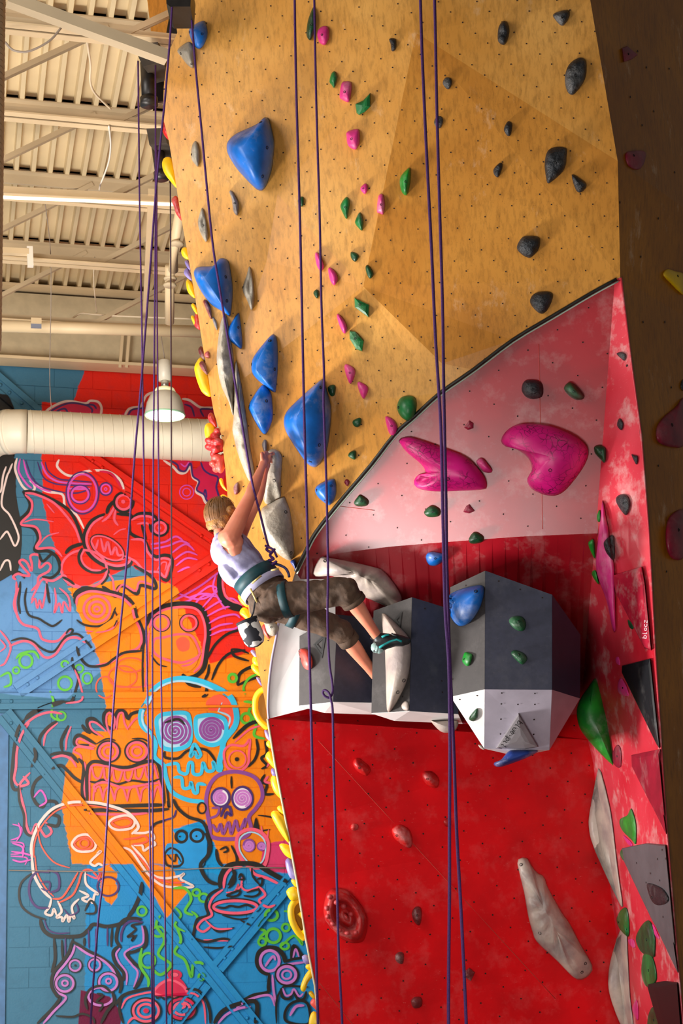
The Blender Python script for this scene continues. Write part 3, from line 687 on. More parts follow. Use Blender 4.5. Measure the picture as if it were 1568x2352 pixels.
H('1374,1762 1385,1790 1395,1830 1405,1880 1418,1990 1430,2080 1425,2082 1400,2030 1360,1940 1351,1900 1352,1870 1362,1820', 'cream', 'upper wavy grey ribbon hold along the foot of the return', .09, (1390, 1915), bolts=[], tol=1)
H('1425,2132 1438,2130 1442,2200 1447,2290 1454,2365 1430,2365 1400,2290 1396,2240 1405,2190', 'cream', 'lower wavy grey ribbon hold along the foot of the return', .09, (1425, 2245), bolts=[], tol=1)
H('1368,1555 1380,1580 1395,1630 1403,1660 1408,1700 1412,1765 1405,1757 1370,1722 1335,1680 1325,1650 1325,1625 1335,1600 1350,1580', 'bgreen', 'big green leaf shaped hold between red face and return', .14, (1362, 1640), bolts=[], Y=10.72, thick=.34, group='green climbing holds')
BV = all_bvh()
H('1405,1735 1412,1715 1420,1710 1426,1725 1425,1763 1410,1757', 'wine', 'dark pink hold at the tip of the big green leaf', .05, tol=1)
H('1449,1856 1458,1880 1461,1905 1460,1940 1450,1930 1430,1910 1422,1893 1424,1880 1440,1872', 'bgreen', 'small curled green leaf hold above the grey pyramid', .07, bolts=[], tol=1)
H('1415,2110 1425,2090 1438,2084 1444,2110 1444,2150 1435,2148 1420,2130', 'green', 'green half dome hold joining the two grey ribbons', .07, bolts='1420,2118', tol=1)
H('1460,2150 1475,2122 1492,2114 1504,2150 1504,2190 1500,2200 1475,2190 1462,2170', 'dgreen', 'large dark green dome hold, upper of the stacked pair', .08, tol=1)
H('1478,2190 1498,2196 1508,2250 1487,2268 1475,2250 1472,2225', 'green', 'dark green neck shaped hold, lower of the stacked pair', .07, tol=1)
H('1486,2345 1490,2325 1500,2312 1512,2340 1520,2362 1488,2362', 'dgreen', 'green dome hold cut by the bottom edge', .06, tol=1)
# thin wedge volumes on the return
def wedge(poly, m, label, hh, pk, prt=True):
    return H(poly, 'grey', label, hh, pk, sharp=True, bolts=[], name='wedge_volume', cat='volume', hmat=m, rs=[(0, 0), (.03, .7), (.3, 1), (.6, 1)], bv=bvRet, tol=2)
wedge('1406,1321 1473,1301 1480,1340 1495,1495 1480,1490 1412,1359', mat('wedge_red', (176, 20, 50), .45, .15, chalk=.35), 'wine red wedge volume with white lettering at its foot', .09, (1462, 1350))
q2 = wedge('1427,1529 1492,1512 1514,1720 1508,1712 1427,1545', mat('wedge_black', (16, 18, 24), .45, .2, chalk=.08), 'black wedge volume on the return above the wine red one', .09, (1480, 1560))
wedge('1449,1734 1516,1720 1535,1918 1530,1920 1450,1760', mat('wedge_wine', (150, 16, 44), .45, .15, chalk=.15), 'plain wine red wedge volume between the black and grey ones', .09, (1500, 1760))
q4 = wedge('1427,1948 1534,1926 1564,2240 1557,2241 1431,1976', mat('wedge_grey', (92, 90, 94), .5, .1), 'large grey wedge volume carrying a black hold', .10, (1510, 1985))
wedge('1487,2260 1560,2246 1572,2390 1520,2390 1486,2267', mat('wedge_black2', (9, 9, 12), .5, .2), 'black wedge volume at the bottom right corner', .10, (1538, 2290))
BV = all_bvh()
H('1484,2035 1492,2028 1520,2040 1535,2062 1530,2075 1510,2080 1495,2068', 'black', 'smooth black hold on the large grey wedge', .07, bolts='1497,2061', tol=1)
holes_at(pts('1462,1982 1510,1973 1529,1972 1494,2006 1515,2022 1484,2027 1523,2106 1521,1952 1550,2190'), q4, .007)
# --- left silhouette, holds on the hidden side face
E1 = [('370,290 376,276 383,275 392,300 390,322 378,312', 'red', 'red ribbed hold on the hidden side, under the black roller', .06),
 ('372,375 378,362 392,362 402,385 408,432 390,415 376,395', 'yellow', 'long yellow hold on the hidden side near the ceiling', .06),
 ('394,458 406,450 416,480 419,508 405,492 399,475', 'red', 'red two lobed hold on the hidden side below the long yellow one', .05),
 ('416,575 424,567 434,575 436,597 420,590', 'yellow', 'small round yellow hold on the hidden side, above the purple pair', .05),
 ('424,600 432,598 440,616 436,622 428,612', 'purple', 'tiny purple hold on the hidden side, upper of the pair', .04),
 ('422,628 430,615 443,640 439,646', 'purple', 'tiny purple hold on the hidden side, lower of the pair', .04),
 ('427,650 432,640 444,655 449,685 432,672', 'yellow', 'yellow hold on the hidden side just below the purple pair', .05),
 ('439,702 445,697 455,715 452,724', 'yellow', 'tiny yellow hold above the round red one on the side', .04),
 ('438,728 444,725 454,740 448,750', 'yellow', 'tiny yellow hold left of the round red one on the side', .04),
 ('446,728 452,716 461,740 460,758 446,748', 'red', 'round red hold on the hidden side beside tiny yellow ones', .05),
 ('455,802 463,795 473,815 474,833 460,818', 'maroon', 'maroon hold on the hidden side above the large yellow plate', .05),
 ('446,848 452,830 462,820 474,840 486,907 468,905 456,885', 'yellow', 'large yellow plate hold on the hidden side beside the lamp', .06),
 ('477,957 484,947 494,960 498,983 482,970', 'red', 'small red hold on the hidden side above the coral cluster', .05),
 ('469,988 475,972 492,975 496,1000 476,1010', 'yellow', 'yellow hold half behind the coral cluster', .05),
 ('503,1102 510,1098 515,1115 524,1130 510,1120', 'yellow', 'yellow crescent hold below the coral cluster', .04),
 ('505,1142 512,1135 528,1145 528,1158 510,1153', 'yellow', 'yellow hold just above the climber\'s hair', .05),
 ('546,1370 555,1362 566,1375 572,1396 555,1387', 'yellow', 'yellow hold left of the harness', .05),
 ('550,1407 556,1396 569,1398 577,1415 574,1428 556,1415', 'yellow', 'yellow two lobed hold behind the chalk bag', .05),
 ('575,1497 582,1492 592,1505 588,1512', 'purple', 'tiny lilac hold below the chalk bag', .04),
 ('579,1514 588,1503 596,1515 597,1532 583,1527', 'yellow', 'small yellow hold, upper of two below the chalk bag', .05),
 ('576,1532 582,1524 597,1535 602,1555 585,1546', 'yellow', 'small yellow hold, lower of two below the chalk bag', .05),
 ('588,1556 598,1558 604,1575 596,1572', 'purple', 'tiny lilac hold above the big yellow ring', .04),
 ('597,1560 606,1556 609,1567 599,1566', 'red', 'tiny red hold at the edge above the big yellow ring', .03),
 ('607,1677 618,1680 624,1702 612,1696', 'purple', 'lilac hold directly below the big yellow ring', .04),
 ('611,1706 622,1698 630,1720 615,1716', 'yellow', 'small yellow hold, first under the lilac one', .04),
 ('609,1738 620,1725 636,1750 638,1770 622,1758', 'yellow', 'fluted yellow hold, second under the lilac one', .05),
 ('622,1768 630,1764 638,1780 626,1782', 'purple', 'tiny grey lilac hold between yellow ones at mid height', .04),
 ('621,1792 632,1776 645,1805 651,1838 630,1820', 'yellow', 'long yellow hold beside the purple skull', .06),
 ('636,1856 644,1850 656,1866 658,1876 644,1868', 'yellow', 'small yellow pointed hold above the longest yellow one', .04),
 ('622,1872 635,1862 658,1885 667,1938 645,1915', 'yellow', 'longest yellow hold beside the red face', .07),
 ('641,1942 650,1937 668,1945 675,1973 655,1965', 'yellow', 'yellow folded hold beside the small painted skull', .05),
 ('655,1978 668,1972 680,2000 685,2020 665,2015', 'purple', 'large purple hold at the red face edge', .05),
 ('668,2022 680,2018 690,2042 678,2038', 'yellow', 'small yellow hold right under the large purple one', .04),
 ('657,2048 672,2036 686,2045 689,2062 670,2070', 'yellow', 'yellow knob hold above the toothed ring', .05),
 ('693,2197 705,2193 715,2212 700,2214', 'purple', 'small grey lilac hold under the toothed ring', .04),
 ('701,2220 712,2208 720,2226 708,2228', 'yellow', 'tiny yellow hold above the finger shaped one', .04),
 ('690,2265 700,2240 714,2225 722,2238 708,2256 700,2277 692,2276', 'yellow', 'yellow finger shaped hold pointing down', .05),
 ('708,2280 716,2276 726,2294 716,2292', 'yellow', 'tiny yellow hold over the rosy one at the bottom', .04),
 ('712,2302 725,2290 736,2325 718,2313', 'coral', 'rosy hold near the bottom of the red face edge', .05),
 ('711,2362 712,2332 724,2323 742,2350 742,2362', 'yellow', 'yellow hold cut by the bottom edge', .05)]
def silY(u, v):
    return (wdepth(u, v) if v < 1650 else rY(u, v)) + .05
for s, c_, l, hh in E1:
    (cu, cv), A = area_centroid(pts(s)); H(s, c_, l, hh * .6, Y=silY(cu, cv), thick=hh, bolts=[])
H('457,835 466,829 474,842 477,862 464,850', 'maroon', 'maroon drop shaped hold over the large yellow plate', .05, Y=silY(466, 845) - .05, thick=.04, bolts=[])
# two yellow rings (hollow)
def ringhold(path, r, label):
    c_ = [tuple(P(u, v, silY(u, v) + .02)) for u, v in pts(path)]
    o = tube('climbing_hold', [Vector(q) for q in crom(c_, 4)], r, hm('yellow')); tag(o, label, 'climbing hold', 'holds bolted along the hidden left side face'); return o
rg = ringhold('606,1583 595,1590 587,1605 586,1630 593,1650 606,1665 616,1672', .02, 'big yellow ring hold with a dark hollow on the hidden side')
mesh('hollow', [P(u, v, silY(u, v) + .05) for u, v in pts('606,1585 592,1598 588,1620 595,1648 614,1668 610,1620')], [(0, 1, 2, 3, 4, 5)], mat('yellow_inside', (150, 110, 10), .6), rg)
rg = ringhold('690,2063 676,2072 668,2088 671,2115 684,2140 700,2156', .022, 'big yellow toothed ring hold low on the hidden side')
mesh('hollow', [P(u, v, silY(u, v) + .05) for u, v in pts('690,2065 673,2080 671,2110 684,2138 702,2155 697,2110')], [(0, 1, 2, 3, 4, 5)], mat('yellow_inside', (150, 110, 10), .6), rg)
for u, v in ((690, 2100), (697, 2140)):
    mesh('tooth', [P(u - 8, v, silY(u, v)), P(u + 6, v - 12, silY(u, v)), P(u + 6, v + 14, silY(u, v)), P(u + 4, v, silY(u, v) - .05)], [(0, 1, 3), (1, 2, 3), (2, 0, 3)], hm('yellow'), rg)
# coral cluster of lobes
def ell_bm(bm, c_, rad, rot=None, sub=3):
    r = bmesh.ops.create_icosphere(bm, subdivisions=sub, radius=1)
    M_ = Matrix.Translation(c_) @ (rot.to_4x4() if rot else Matrix()) @ Matrix.Diagonal((*rad, 1))
    bmesh.ops.transform(bm, matrix=M_, verts=r['verts'])
def remesh(name, bm, vox, m, parent=None, smooth=2, keep=None):
    me = bpy.data.meshes.new(name); bm.to_mesh(me); bm.free()
    o = link(name, me, None)
    md = o.modifiers.new('r', 'REMESH'); md.mode = 'VOXEL'; md.voxel_size = vox
    if smooth: s_ = o.modifiers.new('s', 'SMOOTH'); s_.iterations = smooth; s_.factor = .5
    bpy.context.view_layer.update(); dg = bpy.context.evaluated_depsgraph_get()
    me2 = bpy.data.meshes.new_from_object(o.evaluated_get(dg)); o.modifiers.clear(); o.data = me2; me2.materials.clear(); me2.materials.append(m)
    for p in me2.polygons: p.use_smooth = True
    if parent is not None: o.parent = parent
    return o
def cluster(lobes, label, c_='coral'):
    bm = bmesh.new()
    for u, v, rx, rz, rot, dy in lobes:
        y = silY(u, v) - .02 + dy; s_ = y / F
        ell_bm(bm, P(u, v, y), (rx * s_, .045, rz * s_), Matrix.Rotation(rot, 3, 'Y'))
    o = remesh('climbing_hold', bm, .006, hm(c_), smooth=1); tag(o, label, 'climbing hold', 'holds bolted along the hidden left side face'); return o
cluster([(500, 992, 10, 9, 0, 0), (494, 1004, 13, 9, .5, 0), (484, 1014, 15, 8, .3, -.02), (500, 1016, 14, 10, 0, -.03), (482, 1028, 13, 7, .2, 0), (496, 1032, 12, 10, 0, -.02), (508, 1025, 9, 14, 0, 0),
         (490, 1044, 8, 7, 0, 0)], 'red lumpy cluster hold on the hidden side, upper', 'red')
cluster([(498, 1052, 14, 10, .1, 0), (490, 1066, 11, 7, .2, 0), (506, 1070, 10, 18, 0, 0), (496, 1078, 9, 7, 0, .01), (512, 1060, 7, 20, 0, .02)], 'coral lumpy cluster hold on the hidden side, lower')
MURAL = '''
pf N 0 -60,905 20,910 36,940 30,958 30,1045 38,1060 36,1130 50,1220 44,1300 26,1320 -60,1318
3 W 4 40,620 20,680 10,760 0,790
3 W 4 80,600 60,650 40,700 10,860 60,930 100,1010 120,1080 95,1130 60,1060 40,1040 0,1090
3 W 4 0,1290 30,1230 60,1230 70,1290
3f R 0 290,292 345,240 440,210 545,222 595,215 640,245 640,292
3 W 5 270,290 330,240 430,200 545,215 580,198 630,205 652,240 648,290
3 V 4 290,290 360,245 450,212 550,225 590,250 590,275
3 V 4 350,290 375,260 420,250 440,290
3 V 4 550,222 600,225 620,250
3f R 0 815,300 835,255 905,240 1230,200 1290,245 1370,245 1370,300
3 W 5 800,300 830,250 900,235 915,215 940,165 985,140
3 W 5 1170,185 1220,195 1290,240 1370,240
3 V 4 820,300 850,255 930,245
3 V 4 1185,220 1230,240 1250,300
3 V 4 1370,252 1300,250 1290,262 1310,300
3f R 0 1140,580 1230,580 1245,640 1300,600 1330,580 1440,600 1440,700 1400,700 1395,760 1410,830 1375,862 1320,820 1300,800 1265,775 1280,720 1240,680 1220,620 1170,650
3 W 5 1050,580 1110,620 1150,660 1190,660 1225,625 1240,690 1275,720 1260,780 1300,810 1320,850 1350,875
3 V 4 1090,580 1140,610 1150,640 1190,650 1225,600 1240,680 1280,715 1265,770 1310,800 1330,840 1360,865
3 V 4 1290,590 1310,640 1350,670 1400,690 1390,750 1400,790 1420,860
3 V 4 1310,800 1320,770 1330,820
3 M 3 1160,600 1190,620 1215,590
3 W 5 110,565 98,640 140,740 190,780 222,765 215,730 190,710
3 W 5 215,730 300,780 400,800 420,880 490,930 540,1020
3 W 5 380,575 368,620 420,670 480,680 540,655 620,645 700,655 770,705 800,780
3 M 4 130,570 120,650 170,730 205,760
3 V 3 165,580 200,680 250,740 330,770 420,790
3 M 4 150,575 180,680 240,750 330,785
3 V 3 240,590 280,690 350,730 440,740 590,745
3 V 3 290,590 310,650 380,700 470,710 590,722
3 M 4 265,590 300,670 370,715 470,728 590,733
3 V 3 430,790 500,790 570,770
3 M 4 430,760 500,765 580,762
3o V 3 530,790 105,135
3o M 4 530,790 92,120
3o V 3 515,800 62,60
3o M 4 515,800 54,50
3o V 3 680,765 40,40
3o M 3 680,765 30,30
3o M 2 680,765 8,8
3 R 5 640,650 720,670 790,770
3 K 6 145,780 220,785 330,830 440,900 500,1000 535,1110
3 K 6 145,780 190,850 180,910 115,985 210,1015 245,1080 225,1160 310,1165 370,1210 395,1290
3 P 5 160,790 230,800 340,850 420,930 485,1020 515,1110
3 P 5 160,800 205,850 195,920 135,990 230,1010 260,1080 235,1145 340,1145 400,1200
3 P 3 150,980 230,960 345,975
3 P 3 240,1140 300,1070 380,1045
3 P 3 300,860 350,920
3o M 2 1200,785 45,45
3o M 2 1200,785 25,25
3 K 7 675,925 590,970 548,1040 540,1110 570,1180 640,1240 740,1275 820,1262 850,1225
3 P 5 665,942 600,985 562,1050 558,1110 585,1170 650,1225 740,1258 810,1248 840,1220
3 K 7 685,925 700,880 735,840
3 P 5 655,975 700,940 740,870
3 K 7 750,925 830,930 850,950 900,925 980,930 1010,970
3 P 5 745,895 735,960 760,1000
3 P 5 845,965 900,940 970,945 1000,975
3oc K 7 795,850 58,58
3o K 7 795,850 58,58
3o P 5 795,850 46,46
3of P 2 792,846 13,13
3o K 6 1028,1015 50,48
3o P 5 1028,1015 38,36
3of P 2 1025,1015 12,12
3 K 6 910,995 930,1060 925,1090 840,1050 835,990
3 P 4 880,990 945,985 975,1030
3 K 6 960,990 975,1045
3o P 5 690,1145 118,62 32,0
3o K 2 690,1145 124,68 32,0
3 P 5 585,1100 612,1150 632,1090
3 P 5 648,1080 670,1165 692,1105 715,1185 742,1140 760,1190 790,1185
3 K 6 930,1090 960,1160 1000,1200 1060,1190 1100,1205 1105,1270 1075,1350 1030,1330
3 P 5 840,1090 920,1095 950,1170 1000,1220 1050,1210 1095,1225 1080,1270 1060,1330 1020,1300 930,1290 870,1230 800,1195
3 P 3 1010,1290 1040,1240 1070,1240 1060,1290
3 P 3 730,1060 770,1030 810,1020
3 P 3 760,1225 800,1215
3 K 7 540,1115 460,1140 420,1180
3 K 7 690,1275 690,1320 650,1380
3o P 5 540,1280 146,122
3 K 6 530,1145 508,1195 520,1250 570,1290 640,1300 690,1278
3 P 4 545,1150 522,1200 540,1250 590,1285 650,1288
3 K 6 655,1390 700,1420 745,1455 760,1400 800,1390 880,1440 905,1385 1000,1405 975,1330 860,1255
3 P 4 700,1310 725,1350 740,1430 790,1380 870,1420 900,1360 985,1385
3 M 4 970,1120 1060,1105 1130,1070 1180,1100
3 M 4 980,1150 1080,1130 1160,1100 1220,1120
3 M 4 1100,1180 1190,1120 1250,1160
3 M 4 1120,1220 1200,1170 1270,1190
3 M 4 1130,1260 1200,1210 1270,1220
3 M 4 1140,1300 1200,1270 1230,1275
3 M 4 1120,1480 1200,1440 1300,1380 1380,1320 1410,1300
3 M 4 1150,1500 1220,1480 1300,1420 1350,1390 1400,1400
3 M 4 1210,1465 1290,1440 1360,1440
3 M 4 1240,1520 1310,1450 1400,1460
3 M 4 1390,1310 1370,1400 1410,1480 1450,1540
3 K 9 1415,1290 1410,1400 1440,1490 1500,1530 1570,1540
3 P 4 1435,1290 1432,1390 1460,1470 1520,1505 1570,1510
3 K 5 100,1350 85,1315 120,1300 160,1340
3 P 5 105,1350 85,1330 115,1310 150,1320 190,1320 150,1270 125,1235 145,1220 175,1240 200,1290 205,1250 195,1200 220,1185 255,1200 255,1270 300,1240 325,1260 310,1295 250,1330 240,1380 200,1420
3 K 5 250,1180 275,1230 340,1180 375,1230 380,1290 330,1335 270,1330
3 P 5 105,1360 105,1430 90,1500 100,1560
3 K 5 130,1360 125,1430 118,1500 130,1568
3 P 5 270,1340 340,1355 410,1320 440,1360 520,1395
3 K 5 400,1330 440,1350 480,1380
3 P 4 200,1480 240,1400 270,1350 300,1360 290,1440 270,1530 255,1480 240,1530 225,1470 200,1500
3 P 4 350,1400 360,1480 350,1560 380,1500 400,1560 410,1490 450,1550 440,1460 380,1400
3 K 5 300,1370 310,1450 320,1500
3 K 6 470,1460 500,1420 560,1400 680,1430 740,1450 800,1450 850,1500
3 K 7 1000,1568 1060,1520 1150,1500 1250,1510 1320,1560
4 P 5 105,0 85,70 95,150 130,205 210,230 240,290 320,300 370,255 400,235
4 K 4 150,0 140,70 160,150 220,175 260,200 300,215 350,180
4 K 4 60,300 120,285 180,300 240,345 300,360 350,300 380,270 440,262 500,320 530,360
4 P 5 50,330 130,300 190,320 250,390 310,375 370,295 430,280 480,310
4 K 4 370,260 390,235 410,240 390,270
4 P 4 0,240 40,290 60,340 30,420 0,440
4 P 3 0,290 30,330 0,360
4 K 5 420,90 430,40 510,5 620,20 700,45 750,90 770,160 800,230 812,300 790,350
4 P 5 430,100 440,50 510,20 610,35 690,60 740,110 755,165 785,230 795,300 765,345 690,370 620,420 530,440
4 K 5 800,355 700,365 640,400 590,435 500,440 450,390 430,330
4o P 5 545,120 74,72
4o P 5 545,120 44,42
4o P 4 545,120 16,14
4 K 4 430,180 480,210 560,215 620,180 650,110
4 P 3 480,240 560,250 630,230 660,190
4 K 3 640,120 660,170 640,220
4o S 3 735,435 75,40
4o S 3 690,500 80,60
4o S 3 590,560 50,60
4 S 3 650,550 760,560 900,540
4f O 0 850,250 870,160 930,115 1000,110 1010,200 1100,330 1110,420 1050,470 960,400 870,380
4 K 8 822,215 850,150 920,105 1040,88 1125,108 1165,180 1175,260 1162,350 1150,440 1110,490 1050,510 1025,485
4 P 5 840,225 865,165 930,122 1040,108 1110,125 1145,185 1155,260 1145,340 1130,430 1090,475
4 K 4 820,215 805,350 802,480 805,585
4 P 4 840,240 830,330 830,430 815,560
4o P 5 908,198 42,40
4o K 2 908,198 50,48
4o P 5 1062,198 44,42
4o K 2 1062,198 52,50
4f S 0 990,300 1030,275 1065,300 1060,350 1010,355
4c P 5 870,290 862,350 900,390 1000,420 1060,412 1120,378 1110,325 1075,270 1000,262 920,280
4 P 4 1020,440 1070,430 1120,390
4 K 3 850,380 890,430 940,445
4 M 4 1140,110 1200,40 1220,0
4 M 4 1150,130 1230,80 1300,60 1350,90
4 M 4 1165,160 1240,120 1310,100
4 M 4 1175,200 1240,165 1320,150 1350,170
4 M 4 1178,240 1240,210 1310,200
4 M 4 1180,270 1250,240 1320,230 1360,200
4 M 4 1000,30 1080,60 1150,60 1240,10
4 K 9 1235,0 1245,50 1290,90 1360,110
4 P 4 1260,0 1268,40 1310,78 1370,92
4 K 5 1165,400 1210,320 1280,260 1360,235
4 K 5 1190,520 1230,430 1290,370 1380,350
4 K 5 1175,430 1170,480 1150,520
4 K 5 1300,345 1320,385 1400,412
4 K 4 1300,345 1350,350 1400,370
4 K 6 1335,550 1345,490 1390,455 1450,440
4 K 5 1335,550 1400,520 1460,500
4 K 6 1025,485 1060,540 1130,560
4 K 6 1160,560 1160,600 1135,615
4o G 5 145,412 36,38
4o G 4 90,465 18,18
4o G 5 365,538 38,38
4o G 4 445,455 22,22
4o G 4 490,510 26,30
4o G 4 365,430 20,18
4o G 4 345,722 24,24
4 G 5 0,500 50,480 60,540 20,560
4 G 5 90,400 120,370 190,360 220,400
4 G 5 280,580 300,640 290,720 340,750
4o G 6 1308,508 22,22
4o G 6 1385,735 28,28
4 G 6 1370,640 1420,650 1400,700 1440,760 1430,830 1490,850
4 G 5 1380,600 1370,560 1400,510 1460,480
4f S 0 1160,640 1230,600 1300,640 1330,700 1300,800 1260,700 1180,690
4 K 9 140,740 190,700 270,665 360,640
4 P 5 130,780 200,725 280,700 350,710
4 K 6 140,740 100,800 80,900 70,1000 65,1090 80,1135 125,1130
4 P 5 165,760 120,830 95,920 90,1010 80,1080 110,1115 160,1100 130,1060
4 K 5 350,640 400,640 430,560 440,500 410,440 405,390
4 P 4 370,650 460,630 450,540 420,460
4 K 6 222,900 225,840 270,785 320,750
4 P 4 245,890 260,820 325,760
4 K 6 350,920 345,860 385,775
4 P 4 370,915 375,850 400,780
4 K 6 190,900 200,950 175,1010
4 K 6 280,940 340,930 400,940 440,985
4 P 5 290,960 350,945 400,965 430,1010
4 K 6 290,1020 340,1000 380,1030 420,1070 470,1100
4 K 6 250,1050 200,1090 180,1150 200,1210 240,1240
4 P 5 170,1040 110,1110 120,1180 140,1260 150,1340 175,1385 205,1330 240,1380 260,1400 290,1370 250,1310
4 K 5 105,1110 110,1200 135,1280 140,1370 185,1395 200,1340
4 K 6 240,1240 260,1205 310,1205 320,1240 280,1270 330,1290 320,1340 260,1330
4 M 4 190,1180 230,1140 260,1200 220,1230
4 M 3 70,1330 120,1350 110,1400 60,1420
4 M 3 60,1430 130,1440 120,1490 60,1500
4 M 3 60,1510 150,1520 140,1560
4 K 6 640,800 590,770 585,710 625,690 650,790
4 K 6 648,790 655,705 680,690 705,705 715,740
4 K 6 590,800 530,740 490,745 500,790 550,830
4 K 6 460,770 480,800 510,820
4 K 6 540,880 450,830 420,850 425,885 500,885
4 K 6 720,745 740,710 810,690
4 P 4 620,830 600,770 600,720 620,705 645,740 640,800
4 P 4 655,800 665,720 690,705 700,760 720,800
4 P 4 600,810 540,760 505,760 520,800 580,840
4 P 4 540,895 450,850 430,870 450,890 530,900
4 P 4 530,910 440,895 415,920 450,940 460,970
4 P 4 720,790 760,740 820,715
4 K 6 440,960 470,1000 465,1080 462,1150 475,1200
4 P 4 475,980 485,1040 475,1120 480,1180
4o K 4 610,922 63,58
4o P 5 610,922 52,48
4o P 4 610,922 26,26
4o K 4 770,920 66,60
4o P 5 770,920 55,50
4o P 4 770,920 27,26
4 K 3 540,880 600,850 650,860
4 K 3 740,850 800,850 840,870
4 K 6 490,1220 488,1040 510,985 560,980 640,1005 720,1010 800,985 860,975 890,1000 910,1090 925,1215
4 P 4 505,1210 505,1045 525,1000 600,1005 700,1028 800,1005 860,995 880,1050 905,1130 915,1200
4 K 4 505,1090 540,1095 580,1080 660,1105 740,1085 830,1095 900,1075
4 P 4 515,1000 530,1060 560,1070 580,1010
4 P 4 585,1010 590,1070 610,1080 630,1020
4 P 4 635,1020 645,1080 670,1085 690,1025
4 P 4 700,1025 705,1075 730,1080 750,1020
4 P 4 760,1015 765,1065 790,1070 810,1005
4 P 4 815,1000 825,1060 850,1065 865,1000
4 P 4 525,1200 530,1145 560,1120 580,1200
4 P 4 580,1200 590,1140 620,1125 645,1200
4 P 4 645,1200 655,1140 690,1125 715,1200
4 P 4 715,1205 730,1135 765,1120 790,1205
4 P 4 790,1205 800,1140 835,1125 860,1205
4 P 4 860,1205 870,1150 890,1120 915,1200
4 P 5 540,1150 530,1115 590,1095 700,1125 830,1105 890,1100
4 K 7 465,1210 600,1228 800,1225 925,1222
4 K 7 470,1250 650,1252 830,1255 950,1245
4 P 5 500,1270 600,1275 740,1275 830,1268
4 K 4 940,1200 950,1230 930,1060
4 K 5 925,920 930,955 1000,960 1050,920 1110,905 1170,920 1215,980
4f L 0 880,750 920,715 1040,705 1065,740 1070,860 1030,900 930,905 885,850
4f L 0 1105,735 1200,722 1265,745 1270,820 1240,870 1180,885 1110,840
4 C 12 850,820 800,770 795,700 830,640 855,585 920,535 1010,512 1120,525 1230,570 1300,620 1330,710 1320,780 1260,860 1250,920 1235,980 1245,1028
4 L 4 845,825 805,765 802,700 840,640 865,590 925,545 1010,525 1110,540 1200,575
4 C 9 850,820 875,880 870,950 920,1000 935,1070 970,1150 1060,1195 1165,1205
4c C 9 880,760 900,720 950,708 1040,705 1065,740 1070,860 1030,900 950,910 905,880
4c C 9 1102,740 1130,722 1200,718 1262,742 1272,810 1245,865 1190,885 1130,860 1105,820
4s v 6 985,805 88,4.2
4s v 6 1188,800 70,4
4c C 7 1070,950 1092,880 1128,935 1110,955 1095,925
4 C 7 925,1000 995,990 1010,1035 1050,1045 1062,990 1082,988 1088,1045 1130,1045 1142,985 1165,1030 1200,1025 1198,980 1225,1025 1250,1030
4 C 7 975,1068 1020,1070 1030,1125 1065,1125 1075,1095 1090,1150 1110,1150 1115,1105 1160,1110
4 L 3 1225,700 1250,645
4 L 4 1225,695 1290,725 1285,780
4 K 5 925,760 1000,740 1040,770
4 K 7 1310,850 1390,775 1460,750 1500,755
4 P 4 1320,870 1400,800 1470,775
4 K 5 1440,850 1450,910 1430,970 1390,1010
4c P 5 1262,920 1300,885 1370,890 1405,855 1400,930 1395,990 1350,1030 1290,1020 1265,980
4o P 3 1335,965 48,48
4of K 1 1332,965 12,12
4 K 5 1490,860 1500,930 1470,960 1500,1000 1470,1020
4 P 4 1500,940 1520,970 1500,1010
4 K 5 1490,1050 1470,1090 1500,1110 1490,1160 1540,1160
4 P 5 1510,1060 1490,1090 1530,1100
4c v 8 1165,1260 1160,1180 1185,1100 1240,1050 1330,1035 1420,1060 1465,1110 1475,1180 1440,1240 1400,1290 1410,1350 1380,1400 1280,1415 1190,1400 1180,1340
4of w 1 1240,1180 48,50
4of w 1 1363,1185 54,62
4o V 5 1240,1180 50,52
4o V 5 1363,1185 56,64
4s E 5 1240,1180 40,2.8
4s E 5 1363,1185 50,3.2
4 V 6 1240,1290 1262,1240 1290,1235 1300,1280 1275,1265 1262,1300
4 v 6 1195,1330 1220,1370 1240,1330 1255,1385 1285,1320 1300,1385 1325,1310 1345,1370 1380,1300 1375,1350
4 v 5 1170,1300 1220,1280 1230,1240 1190,1240
4 K 4 1300,1060 1302,1130
4o K 3 1135,1240 24,30
4f K 0 1425,1360 1440,1290 1460,1370
4 K 3 1450,1280 1520,1290 1568,1310
4 K 3 1460,1370 1520,1360
4 P 3 1470,1340 1480,1400 1500,1420 1510,1360
4 K 6 975,1190 1000,1240 1060,1290 1140,1320 1175,1400 1180,1450 1150,1530 1140,1568
4 V 4 860,1330 920,1310 975,1290 990,1250
4f B 0 1050,1400 1060,1380 1100,1360 1150,1390 1165,1440 1140,1568 1010,1568 1000,1500 930,1500 940,1440 1000,1440
4o K 5 1020,1400 32,32
4o K 5 1108,1395 36,34
4o B 4 1108,1395 22,20
4of K 1 1105,1398 6,6
4of K 1 1010,1400 5,5
4 K 5 835,1380 870,1330 930,1310
4c K 4 925,1505 960,1465 1010,1490 1030,1540 1000,1568 940,1560
4 K 3 940,1500 980,1540 990,1500 1020,1545
4 K 6 1215,1470 1225,1530 1250,1568
4 K 4 1235,1475 1270,1460 1280,1480 1255,1490
4 K 5 1300,1450 1330,1510 1330,1568
4c P 7 1330,1430 1345,1385 1400,1360 1460,1372 1505,1420 1505,1500 1480,1568 1400,1568 1345,1500
4c L 3 1345,1435 1360,1398 1405,1376 1455,1388 1490,1430 1490,1500 1465,1550 1405,1550 1355,1490
4of v 1 1400,1450 36,38
4of v 1 1470,1455 26,26
4s E 4 1400,1450 30,2.5
4s E 4 1470,1455 20,2.2
5 W 6 155,365 152,310 165,250 200,180 260,120 340,92 410,90 480,95 560,115 620,140 660,180 672,215 640,245
